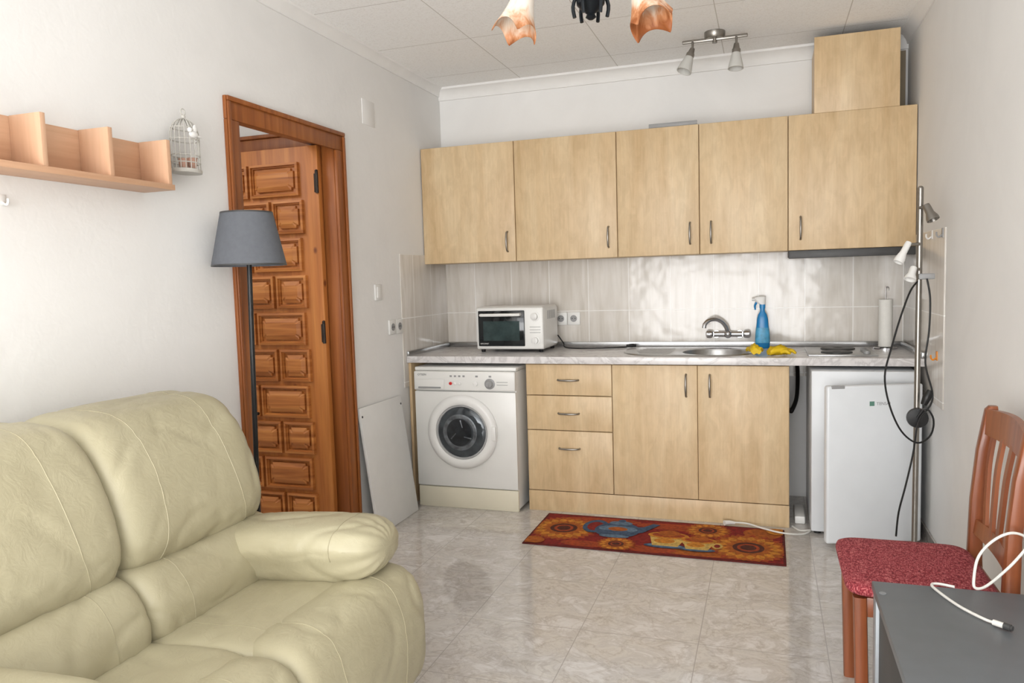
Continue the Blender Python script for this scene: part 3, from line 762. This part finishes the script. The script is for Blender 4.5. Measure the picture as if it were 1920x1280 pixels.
def seam(surf, pts, s, f0, f1, parent, curve=0.0):
    L = len(pts); i0, i1 = int(f0 * L), int(f1 * L); path = []
    for k, i in enumerate(range(i0, i1 + 1)):
        tt = k / max(i1 - i0, 1)
        path.append(surf(s + curve * math.sin(PI * tt), pts[i % L]))
    MB().tube(path, .0014, 6).build('seam', M['seam'], parent)
MB().box(-1.955, -1.83, .78, 1.98, .08, .86, .03, None, 3).box(-1.90, -1.12, .80, 1.97, .07, .32, .02).build('frame', M['gapdark'], sofa)
for k in range(2):
    for yy in (.85, 1.93): MB().lathe([(.022, 0), (.026, .075)], (-1.85 + k * .68, yy, 0), None, 14).build('foot', M['black'], sofa)
upper = [(-1.90, .60), (-1.70, .575), (-1.53, .58), (-1.478, .63), (-1.482, .72), (-1.53, .85), (-1.60, .945), (-1.69, .978), (-1.84, .972), (-1.93, .88), (-1.94, .72)]
lumb = [(-1.85, .42), (-1.60, .40), (-1.43, .42), (-1.40, .47), (-1.42, .54), (-1.485, .600), (-1.62, .61), (-1.85, .60)]
seat = [(-1.62, .27), (-1.63, .40), (-1.50, .438), (-1.35, .455), (-1.22, .462), (-1.13, .450), (-1.09, .40), (-1.10, .27), (-1.35, .25)]
roll = [(-1.20, .16), (-1.22, .34), (-1.19, .440), (-1.11, .468), (-1.02, .445), (-.975, .36), (-.965, .24), (-.99, .12), (-1.10, .09)]
for i, (y0, y1) in enumerate(((1.405, 1.965), (.83, 1.42))):
    mb, sf, pts = cushion(upper, y0, y1, p=11 if i == 0 else 15, bulge=.005, seed=i * 7 + 1, crease=.006, pe=4.6)
    o = mb.build('back_cushion', M['leather'], sofa, 60)
    for s in (-.62, .62): seam(sf, pts, s, .21, .75, o, curve=-.14 * (1 if s > 0 else -1))
    mb, sf, pts = cushion(lumb, y0, y1, p=14, bulge=.005, seed=3 + i, crease=.006)
    o = mb.build('lumbar_cushion', M['leather'], sofa, 60)
    seam(sf, pts, -.55, .25, .7, o); seam(sf, pts, .55, .25, .7, o)
    ys1 = y1 - .07 if i == 0 else y1; ys0 = y0 if i == 0 else y0 + .05
    mb, sf, pts = cushion(seat, ys0, ys1, p=14, bulge=.005, seed=11 + i, crease=.006)
    o = mb.build('seat_cushion', M['leather'], sofa, 60)
    seam(sf, pts, -.6, .22, .6, o)
    mb, sf, pts = cushion(roll, ys0 if i == 0 else .86, 2.025 if i == 0 else ys1, p=12, bulge=.0, seed=23 + i, crease=.006)
    o = mb.build('footrest', M['leather'], sofa, 60)
    seam(sf, pts, .45, .22, .85, o); seam(sf, pts, -.55, .22, .85, o)
armp = [(1.765, .505), (1.748, .555), (1.775, .596), (1.85, .612), (1.94, .610), (2.005, .580), (2.03, .52), (2.0, .46), (1.89, .43), (1.80, .445)]
mb, sf, pts = cushion(armp, -1.66, -1.028, 'X', p=5, bulge=.0, seed=41, lean=.015, rise=.018, pleat=.0035, crease=.007, pe=2.6)
o = mb.build('armrest', M['leather'], sofa, 60)
seam(sf, pts, .62, .03, .68, o)
mb, sf, pts = cushion([(1.82, .08), (1.81, .3), (1.82, .47), (2.0, .47), (2.01, .3), (2.005, .08)], -1.92, -1.06, 'X', p=8, bulge=.01, seed=43)
mb.build('arm_panel', M['leather'], sofa, 60)
arm2 = [(2.77 - a, z_) for a, z_ in reversed(armp)]
mb, sf, pts = cushion(arm2, -1.66, -1.028, 'X', p=5, bulge=.0, seed=45, rise=.018, pleat=.0035, pe=2.6)
mb.build('armrest', M['leather'], sofa, 60)
mb, sf, pts = cushion([(.77, .08), (.765, .3), (.78, .48), (.95, .48), (.96, .3), (.95, .08)], -1.92, -1.07, 'X', p=8, bulge=.01, seed=47)
mb.build('arm_panel', M['leather'], sofa, 60)

# ------------------------------------------------------------------ floor lamp with grey shade
lp0 = Vector((-1.872, 2.395, 0)); lp1 = Vector((-1.85, 2.412, 1.58))
t = thing('floor_lamp', 'black floor lamp with grey fabric shade standing behind the sofa', 'lamp', lp0)
MB().lathe([(.10, 0), (.10, .012), (.03, .02), (.012, .03)], lp0, None, 36).build('base', M['black'], t)
MB().tube([lp0 + Vector((0, 0, .02)), lp1 - Vector((0, 0, .16))], .0095, 14).build('pole', M['black'], t)
sh = MB().lathe([(.136, 1.376), (.094, 1.575), (.0925, 1.575), (.1345, 1.376), (.136, 1.376)], (lp1.x, lp1.y, 0), None, 48, False, False).build('lamp_shade', M['shadecloth'], t)
MB().lathe([(.1365, 1.376), (.1355, 1.382)], (lp1.x, lp1.y, 0), None, 48, False, False).build('trim_ring', M['darkgrey'], sh)
MB().lathe([(.0955, 1.57), (.0945, 1.576)], (lp1.x, lp1.y, 0), None, 48, False, False).build('trim_ring', M['darkgrey'], sh)
MB().lathe([(.016, 1.40), (.018, 1.44), (.018, 1.47)], (lp1.x, lp1.y, 0), None, 16).tube([(lp1.x - .09, lp1.y, 1.56), (lp1.x + .09, lp1.y, 1.56)], .002, 6).tube([(lp1.x, lp1.y - .09, 1.56), (lp1.x, lp1.y + .09, 1.56)], .002, 6).tube([(lp1.x, lp1.y, 1.46), (lp1.x, lp1.y, 1.56)], .003, 6).build('bulb_holder', M['black'], t)

# ------------------------------------------------------------------ wall shelf
t = thing('wall_shelf', 'beech wall shelf with upright dividers on the left wall', 'shelf', (-1.93, 1.6, 1.624))
MB().box(XL + .001, -1.868, 1.12, 2.075, 1.624, 1.642, .001).build('bottom_board', M['shelf'], t)
MB().box(XL + .001, XL + .013, 1.12, 2.07, 1.642, 1.786, .001).build('rear_strip', M['shelf'], t)
for y in (1.135, 1.365, 1.60, 1.825, 2.06):
    MB().box(XL + .0135, -1.872, y - .008, y + .008, 1.642, 1.787, .0008).build('divider', M['shelf_up'], t)
p = atX(6, 377, XL + .006)
t = thing('wall_hook', 'small white hook on the left wall below the shelf', 'hook', (XL, p.y, p.z), 0)
MB().box(XL - .001, XL + .004, p.y - .010, p.y + .010, p.z - .012, p.z + .018, .0015).build('plate', M['plastic'], t)
MB().tube([(XL + .003, p.y, p.z - .003), (XL + .016, p.y, p.z - .010), (XL + .024, p.y, p.z - .004), (XL + .024, p.y, p.z + .006)], .0035, 8, 4).build('prong', M['plastic'], t)

# bird cage lantern
bc = atX(350, 325, -1.945); bz = bc.z; cy = bc.y; cx = -1.945
t = thing('birdcage_lantern', 'small white wire birdcage lantern hanging on the left wall beside shelf', 'lantern', (cx, cy, bz))
def co(th, z, k=1.0): return Vector((cx + .042 * k * math.cos(th), cy + .056 * k * math.sin(th), bz + z))
MB().lathe([(1.05, 0), (1.08, .006), (1.05, .012), (.98, .014)], (cx, cy, bz), Matrix.Diagonal((.043, .057, 1, 1)), 32).build('base', M['cagewire'], t)
b = MB()
for k in range(18):
    th = 2 * PI * k / 18
    b.tube([co(th, .012), co(th, .115), co(th, .145, .95), co(th, .168, .76), co(th, .183, .42), co(th, .190, .06)], .0016, 6, 4)
for zz, kk in ((.035, 1), (.06, 1), (.115, 1), (.155, .86)):
    b.tube([co(2 * PI * i / 28, zz, kk) for i in range(28)], .002, 6, 0, False, True)
b.build('wire_cage', M['cagewire'], t)
MB().ball((cx, cy, bz + .195), .008).tube([(cx, cy + .011 * math.cos(a), bz + .212 + .011 * math.sin(a)) for a in [2 * PI * i / 16 for i in range(16)]], .002, 6, 0, False, True).build('hanging_ring', M['cagewire'], t)
MB().ball((cx + .044, cy - .005, bz + .13), .016, (.6, 1.3, .8)).ball((cx + .046, cy - .024, bz + .143), .009).ball((cx + .044, cy + .02, bz + .126), .010, (.5, 1.6, .4)).ball((cx + .046, cy + .002, bz + .15), .012, (.4, .9, 1.2)).build('bird', M['plastic'], t)
for yy, hh in ((cy - .018, .035), (cy + .026, .042)):
    MB().lathe([(.013, .014), (.017, .014 + hh), (.014, .014 + hh), (.013, .014 + hh - .006)], (cx + .005, yy, bz), None, 18).build('small_pot', M['pink'], t)
    
# ------------------------------------------------------------------ ceiling spot bar
c = atZ(1340, 60, H)
t = thing('ceiling_spotlight', 'satin nickel two-spot ceiling light bar with frosted glass shades', 'ceiling light', (c.x, c.y, H))
MB().lathe([(.052, 0), (.052, -.022), (.044, -.034), (.012, -.036), (.012, -.055)], (c.x, c.y, H), None, 32).build('ceiling_rose', M['nickel'], t)
bl = atY(1279, 80, c.y); br_ = atY(1402, 66, c.y); zb_ = (bl.z + br_.z) / 2
MB().box(bl.x, br_.x, c.y - .009, c.y + .009, zb_ - .008, zb_ + .008, .004).build('bar', M['nickel'], t)
def spot(x, tip, name='spot_head'):
    p0 = Vector((x, c.y - .012, zb_ - .008)); p1 = p0 + Vector((0, 0, -.03)); tip = Vector(tip); ax = (tip - p1).normalized()
    h = MB().tube([p0 + Vector((0, .01, .005)), p0, p1], .006, 10).tube([p1, p1 + ax * .035], [.012, .019], 20).tube([p1 + ax * .03, p1 + ax * .05], .021, 20).build(name, M['nickel'], t)
    q = Vector((0, 0, 1)).rotation_difference(ax).to_matrix().to_4x4()
    MB().lathe([(.02, .045), (.026, .07), (.034, .105), (.039, .128), (.036, .128), (.024, .07)], p1, q, 28, False, False).build('glass_shade', M['frost'], h)
xl_ = atY(1299, 90, c.y).x; xr_ = atY(1381, 80, c.y).x
spot(xl_, atY(1278, 146, c.y - .05)); spot(xr_, atY(1379, 142, c.y - .03))

# ------------------------------------------------------------------ chandelier
cc = Vector((-.44, 2.0, 0)); hub = atY(1108, 34, 2.0); cc.x = hub.x; hz = hub.z
t = thing('chandelier', 'black iron ceiling lamp with amber and white frosted glass shades', 'ceiling light', (cc.x, cc.y, H))
MB().lathe([(.06, H), (.06, H - .012), (.03, H - .04), (.008, H - .05), (.008, hz + .13)], cc, None, 28).build('stem', M['iron'], t)
MB().lathe([(.006, hz - .004), (.014, hz + .002), (.010, hz + .010), (.024, hz + .022), (.036, hz + .034), (.038, hz + .052), (.028, hz + .07), (.018, hz + .09), (.026, hz + .11), (.012, hz + .14)], cc, None, 28).build('hub', M['iron'], t)
b = MB()
for k in range(6):
    a = 2 * PI * k / 6 + .3
    d = Vector((math.cos(a), math.sin(a), 0))
    b.tube([cc + d * .036 + Vector((0, 0, hz + .06)), cc + d * .046 + Vector((0, 0, hz + .03)), cc + d * .042 + Vector((0, 0, hz + .002))], .005, 8, 3)
b.build('ornament', M['iron'], t)
for nu, nv, ru, rv, ph0 in ((996, -60, 968, 48, 2.9), (1186, -68, 1220, 32, 2.0)):
    nk = atY(nu, nv, 2.03); rc = atY(ru, rv, 2.0)
    ax = (rc - nk).normalized(); q = Vector((0, 0, 1)).rotation_difference(ax).to_matrix().to_4x4()
    out = Vector((nk.x - cc.x, nk.y - cc.y, 0)).normalized()
    a_ = MB().tube([cc + Vector((0, 0, hz + .08)), cc + out * .05 + Vector((0, 0, hz + .10)), cc + out * .10 + Vector((0, 0, hz + .17)), nk + Vector((0, 0, .05)), nk - ax * .005], .007, 10, 6).build('arm', M['iron'], t)
    MB().lathe([(.012, -.012), (.024, -.004), (.026, .018), (.022, .022)], nk, q, 20).build('lamp_holder', M['iron'], a_)
    n = 72; rings = []; L = (rc - nk).length
    for j in range(19):
        s = j / 18
        r = .022 + .008 * s + .028 * s ** 2.6
        pk = abs(math.cos(0)) 
        rings.append([Vector((r * (1 + .05 * s ** 2.5 * math.cos(4 * th + ph0)) * math.cos(th), r * (1 + .05 * s ** 2.5 * math.cos(4 * th + ph0)) * math.sin(th), .01 + L * s * (.96 + .20 * s ** 2.5 * (1 - abs(math.sin(2 * th + ph0 / 2))) ** 1.2))) for th in [2 * PI * i / n for i in range(n)]])
    inn = [[v - Vector((v.x, v.y, 0)).normalized() * .002 for v in r_] for r_ in rings]
    MB().loft(rings + list(reversed(inn)), False, False, Matrix.Translation(nk) @ q).build('glass_shade', M['shadeglass'], a_, 80)

# ------------------------------------------------------------------ spotlight pole
px_, py_ = .583, 3.50
t = thing('spotlight_pole', 'tall chrome pole lamp with three small spotlights before the fridge', 'lamp', (px_, py_, 0))
MB().lathe([(.105, 0), (.105, .010), (.09, .018), (.02, .024)], (px_, py_, 0), None, 36).build('base', M['steel'], t)
MB().tube([(px_, py_, .02), (px_ + .006, py_, 1.615)], .0115, 16).ball((px_ + .006, py_, 1.615), .0115).build('pole', M['nickel'], t)
def phead(u, v, tu, tv, mat, r=.022, dy=-.03):
    b0 = atY(u, v, py_ + dy); tp = atY(tu, tv, py_ + dy - .02)
    ax = (tp - b0).normalized(); L = (tp - b0).length
    q = Vector((0, 0, 1)).rotation_difference(ax).to_matrix().to_4x4()
    h = MB().lathe([(r * .55, -.01), (r * .62, 0), (r * .66, L * .45), (r, L * .8), (r * 1.02, L), (r * .9, L), (r * .8, L * .8)], b0, q, 24, True, True).build('spot_head', mat, t)
    MB().tube([(px_ + .003, py_, b0.z), (px_ + .003, py_ + dy * .5, b0.z), b0], .006, 8).build('joint', M['nickel'], h)
phead(1738, 388, 1750, 412, M['nickel'], .024); phead(1702, 458, 1684, 492, M['plastic'], .020); phead(1712, 505, 1706, 524, M['plastic'], .022)
MB().box(px_ + .0, px_ + .06, py_ - .02, py_ + .02, atY(1735, 518, py_).z - .012, atY(1735, 518, py_).z + .012, .004).build('transformer', M['grey'], t)
sw = atY(1720, 783, py_ - .02)
MB().lathe([(.012, -.016), (.040, -.013), (.042, 0), (.040, .013), (.012, .016)], sw, RX, 24).build('foot_switch', M['black'], t)
cab = [(1733, 518, .03), (1710, 540, 0), (1690, 590, -.03), (1672, 650, -.05), (1659, 705, -.06), (1668, 760, -.06), (1690, 808, -.05), (1720, 830, -.04), (1745, 815, -.03), (1750, 785, -.03), (1735, 765, -.03), (1720, 783, -.02)]
MB().tube([atY(u, v, py_ - .02 + d) for u, v, d in cab], .0038, 8, 6).build('power_cord', M['black'], t)
cab = [(1738, 522, .0), (1744, 560, 0), (1742, 620, .0), (1735, 680, .0), (1748, 735, 0), (1744, 760, -.01), (1722, 790, -.02), (1712, 850, -.03), (1698, 910, -.04), (1685, 960, -.05), (1680, 1005, -.05)]
MB().tube([atY(u, v, py_ - .03 + d) for u, v, d in cab], .0038, 8, 6).build('power_cord', M['black'], t)
pl = atY(1738, 745, py_ - .03)
MB().tube([pl + Vector((-.012, 0, -.03)), pl + Vector((0, 0, 0)), pl + Vector((.012, 0, .03))], [.012, .017, .010], 12, 3).build('plug', M['black'], t)

for i, (u, v, mt, lab) in enumerate(((1748, 440, M['plastic'], 'white adhesive hook on the right wall tiles, nearer the wall cabinets'), (1768, 436, M['grey'], 'grey adhesive hook on the right wall tiles, nearer the room'), (1757, 667, M['orange'], 'orange adhesive hook on right wall tiles above the worktop end'))):
    p = atX(u, v, XR - .006)
    tt = thing('adhesive_hook', lab, 'hook', (XR - .006, p.y, p.z), 0, 'adhesive hooks')
    MB().box(XR - .010, XR - .003, p.y - .012, p.y + .012, p.z - .02, p.z + .02, .0015).build('plate', mt, tt)
    MB().tube([(XR - .009, p.y, p.z - .008), (XR - .022, p.y, p.z - .018), (XR - .030, p.y, p.z - .008), (XR - .030, p.y, p.z + .004)], .0035, 8, 4).build('prong', mt, tt)

# ------------------------------------------------------------------ dining chair
t = thing('dining_chair', 'cherry wood dining chair with red woven seat against the right wall', 'chair', (.40, 2.37, 0))
fy0, fy1 = 2.195, 2.555
def bar(p0, p1, w, d):
    p0, p1 = Vector(p0), Vector(p1); r = min(w, d) * .25
    def ring(p):
        o_ = []
        for sx, sy in ((1, 1), (-1, 1), (-1, -1), (1, -1)):
            for k in range(3):
                a = math.atan2(sy, sx) + (k - 1) * PI / 4
                o_.append(p + Vector((sx * (w / 2 - r) + r * math.cos(a), sy * (d / 2 - r) + r * math.sin(a), 0)))
        return o_
    return [ring(p0), ring(p1)]
for y in (fy0, fy1):
    MB().loft(bar((.245, y, 0), (.235, y, .41), .034, .034)).build('leg', M['cherry'], t)
    rings = []
    for x_, z_, w_ in ((.63, 0, .032), (.60, .2, .036), (.588, .42, .04), (.592, .6, .036), (.605, .75, .034), (.625, .872, .032)):
        rings.append(bar((x_, y, z_), (x_, y, z_), w_, .036)[0])
    rings.append([v + Vector((.002, 0, .010)) for v in bar((.627, y, .872), (.627, y, .872), .022, .026)[0]])
    MB().loft(rings).build('rear_leg', M['cherry'], t)
MB().box(.232, .248, fy0 + .017, fy1 - .017, .355, .41, .003).box(.575, .598, fy0 + .018, fy1 - .018, .355, .41, .003).box(.25, .575, fy0 - .008, fy0 + .008, .355, .41, .003).box(.25, .575, fy1 - .008, fy1 + .008, .355, .41, .003).build('apron', M['cherry'], t)
def soft(x0, x1, y0, y1, z0, z1, n=26):
    rings = []
    cx, cy = (x0 + x1) / 2, (y0 + y1) / 2; a, bb = (x1 - x0) / 2, (y1 - y0) / 2
    for k, zz in ((.94, z0), (.985, z0 + .006), (1, z0 + (z1 - z0) * .45), (.985, z0 + (z1 - z0) * .7), (.93, z0 + (z1 - z0) * .88), (.8, z0 + (z1 - z0) * .96), (.5, z1), (.1, z1 + .002)):
        r_ = []
        for i in range(48):
            th = 2 * PI * i / 48; c_, s_ = math.cos(th), math.sin(th); e = .25
            r_.append((cx + a * k * math.copysign(abs(c_) ** e, c_), cy + bb * k * math.copysign(abs(s_) ** e, s_), zz))
        rings.append(r_)
    return MB().loft(rings)
soft(.198, .575, 2.165, 2.588, .415, .452).build('seat', M['seatfab'], t, 60)
def rail(z0, z1, xk, dip=.018, th=.02):
    rings = []
    for i in range(15):
        s = i / 14; y = fy0 + (fy1 - fy0) * s; off = dip * math.sin(PI * s); arch = .012 * math.sin(PI * s)
        x = xk + off
        rings.append([(x - th / 2, y, z0), (x + th / 2 - .002, y, z0), (x + th / 2 + .004, y, z1 + arch), (x - th / 2 + .006, y, z1 + arch)])
    return MB().loft(rings)
rail(.80, .872, .612).build('top_rail', M['cherry'], t)
rail(.50, .54, .588, .01).build('lower_rail', M['cherry'], t)
for k in range(4):
    s = (k + .75) / 4.5; y = fy0 + (fy1 - fy0) * s; sp = (s - .5) * .09
    pts = [(.596, y - sp * .9, .53), (.602, y - sp * .2, .62), (.610, y + sp * .3, .72), (.624, y + sp * .6, .81)]
    pts = catmull(pts, 5); rings = []
    for p in pts: rings.append([p + Vector((-.005, -.013, 0)), p + Vector((.005, -.013, 0)), p + Vector((.005, .013, 0)), p + Vector((-.005, .013, 0))])
    MB().loft(rings).build('back_slat', M['cherry'], t)

# ------------------------------------------------------------------ grey low table
t = thing('low_table', 'grey low table with light metal legs in the right foreground', 'table', (.46, 1.65, 0))
MB().box(.25, .69, 1.20, 2.08, .478, .50, .003).build('tabletop', M['table'], t)
for x in (.268, .672):
    for y in (1.225, 2.055):
        MB().box(x - .014, x + .014, y - .022, y + .022, 0, .477, .003).build('leg', M['tableleg'], t)
MB().box(.262, .275, 1.25, 2.03, .06, .472, .002).build('side_panel', M['tabledark'], t)
MB().box(.28, .66, 1.25, 2.03, .16, .178, .002).build('lower_shelf', M['table'], t)
p = atZ(1655, 1112, .5)
MB().lathe([(.008, .4995), (.008, .5012), (.004, .5016)], (p.x, p.y, 0), None, 14).build('screw_cap', M['tableleg'], t)
def tz(u, v, z=.5045): return atZ(u, v, z)
t = thing('aerial_cable', 'white aerial cable with metal plug lying on the grey table', 'cable', tz(1820, 1135, .5))
path = [atY(1935, 1035, 2.17), atY(1925, 1008, 2.15), atY(1895, 999, 2.13), atY(1860, 1015, 2.12), atY(1834, 1045, 2.1), atY(1826, 1085, 2.09)]
MB().tube([Vector((.68, 2.115, .66))] + path + [tz(1829, 1102)] + [atY(1850, 1098, 2.09), atY(1890, 1065, 2.12), atY(1918, 1035, 2.13), atY(1940, 1005, 2.12)], .0034, 8, 6).build('cord', M['cable_w'], t)
MB().tube([tz(1790, 1100), tz(1758, 1094), tz(1747, 1097), tz(1765, 1113), tz(1800, 1137), tz(1845, 1160), tz(1868, 1168)], .0034, 8, 6).build('cord', M['cable_w'], t)
a_, b_ = tz(1862, 1166, .5085), tz(1880, 1172, .5085); dd = (b_ - a_).normalized()
MB().tube([a_, a_ + dd * .024], .0065, 12).build('plug_sleeve', M['cable_w'], t)
MB().tube([a_ + dd * .022, a_ + dd * .036], .0075, 12).tube([a_ + dd * .036, a_ + dd * .040], .0055, 12).build('plug', M['darkgrey'], t)

# ------------------------------------------------------------------ cables on worktop and floor
ck = [(-1.222, 4.49, .95), (-1.19, 4.50, .90), (-1.16, 4.46, .8752), (-1.02, 4.42, .8752), (-.90, 4.44, .8752), (-.82, 4.47, .8752), (-.80, 4.49, .8752)]
t = thing('oven_cord', 'black power cord lying on the worktop beside the toaster oven', 'cable', (-.98, 4.45, .87))
MB().tube(ck, .004, 8, 6).build('cord', M['black'], t)
MB().tube([(-.80, 4.49, .882), (-.77, 4.50, .884), (-.745, 4.505, .882)], [.008, .011, .008], 10, 3).build('plug', M['black'], t)
t = thing('extension_cord', 'white electric cord with plug lying on floor at right end of plinth', 'cable', (.08, 3.9, 0))
fl = lambda u, v, z=.005: atZ(u, v, z)
pts = [fl(1372, 979, .022), fl(1400, 981, .018), fl(1430, 990, .016), fl(1468, 999, .016), fl(1505, 1001), fl(1520, 994), Vector((.150, 3.96, .005)), Vector((.115, 4.02, .005))]
MB().tube(pts, .0045, 8, 6).build('cord', M['cable_w'], t)
MB().tube([fl(1358, 980, .022), fl(1368, 979, .022), fl(1378, 980, .019)], [.013, .011, .007], 12, 3).build('plug', M['cable_w'], t)
t = thing('black_hose', 'black hose hanging in the gap between sink unit and fridge', 'hose', (.15, 4.3, .3))
MB().tube([(.15, 4.6, .80), (.155, 4.48, .74), (.145, 4.33, .62), (.117, 4.24, .56), (.117, 4.34, .55), (.13, 4.602, .50)], .011, 10, 6).build('hose_pipe', M['black'], t)
solo('socket_strip', MB().box(.128, .178, 4.08, 4.30, .0, .04, .006), M['plastic'], 'white socket strip on the floor between sink unit and fridge', 'socket strip')

# ------------------------------------------------------------------ light
def area(name, loc, rot, sx, sy, power, col=(1, 1, 1)):
    L = bpy.data.lights.new(name, 'AREA'); L.shape = 'RECTANGLE'; L.size = sx; L.size_y = sy; L.energy = power; L.color = col
    o = bpy.data.objects.new(name, L); COL.objects.link(o); o.location = loc; o.rotation_euler = rot
    return o
area('window_daylight', (-.65, YR - .06, 1.3), (PI / 2, 0, 0), 2.3, 2.1, 104, (.995, .995, 1))
area('ceiling_fill_light', (-.6, -1.7, .85), (PI / 2 + .95, 0, 0), 2.3, 2.3, 94, (1, .997, .99))  # added fill behind the camera, no lamp known there; brightens ceiling and walls
area('hall_fill_light', (-2.75, 2.1, 2.45), (0, 0, 0), .7, .7, 15, (1, .98, .95))  # added fill with no visible source, lights the open door leaf
wd = bpy.data.worlds.new('World'); SC.world = wd; wd.use_nodes = True
bg = wd.node_tree.nodes['Background']; bg.inputs['Color'].default_value = (.9, .95, 1, 1); bg.inputs['Strength'].default_value = .6

# ------------------------------------------------------------------ camera
cam = bpy.data.cameras.new('camera'); cam.sensor_width = 36; cam.lens = F / 1920 * 36; cam.clip_start = .02
co_ = bpy.data.objects.new('camera', cam); COL.objects.link(co_)
R = Matrix((Xc, Yc, Zc)).to_4x4()
co_.matrix_world = Matrix.Translation(CAM) @ R
SC.camera = co_
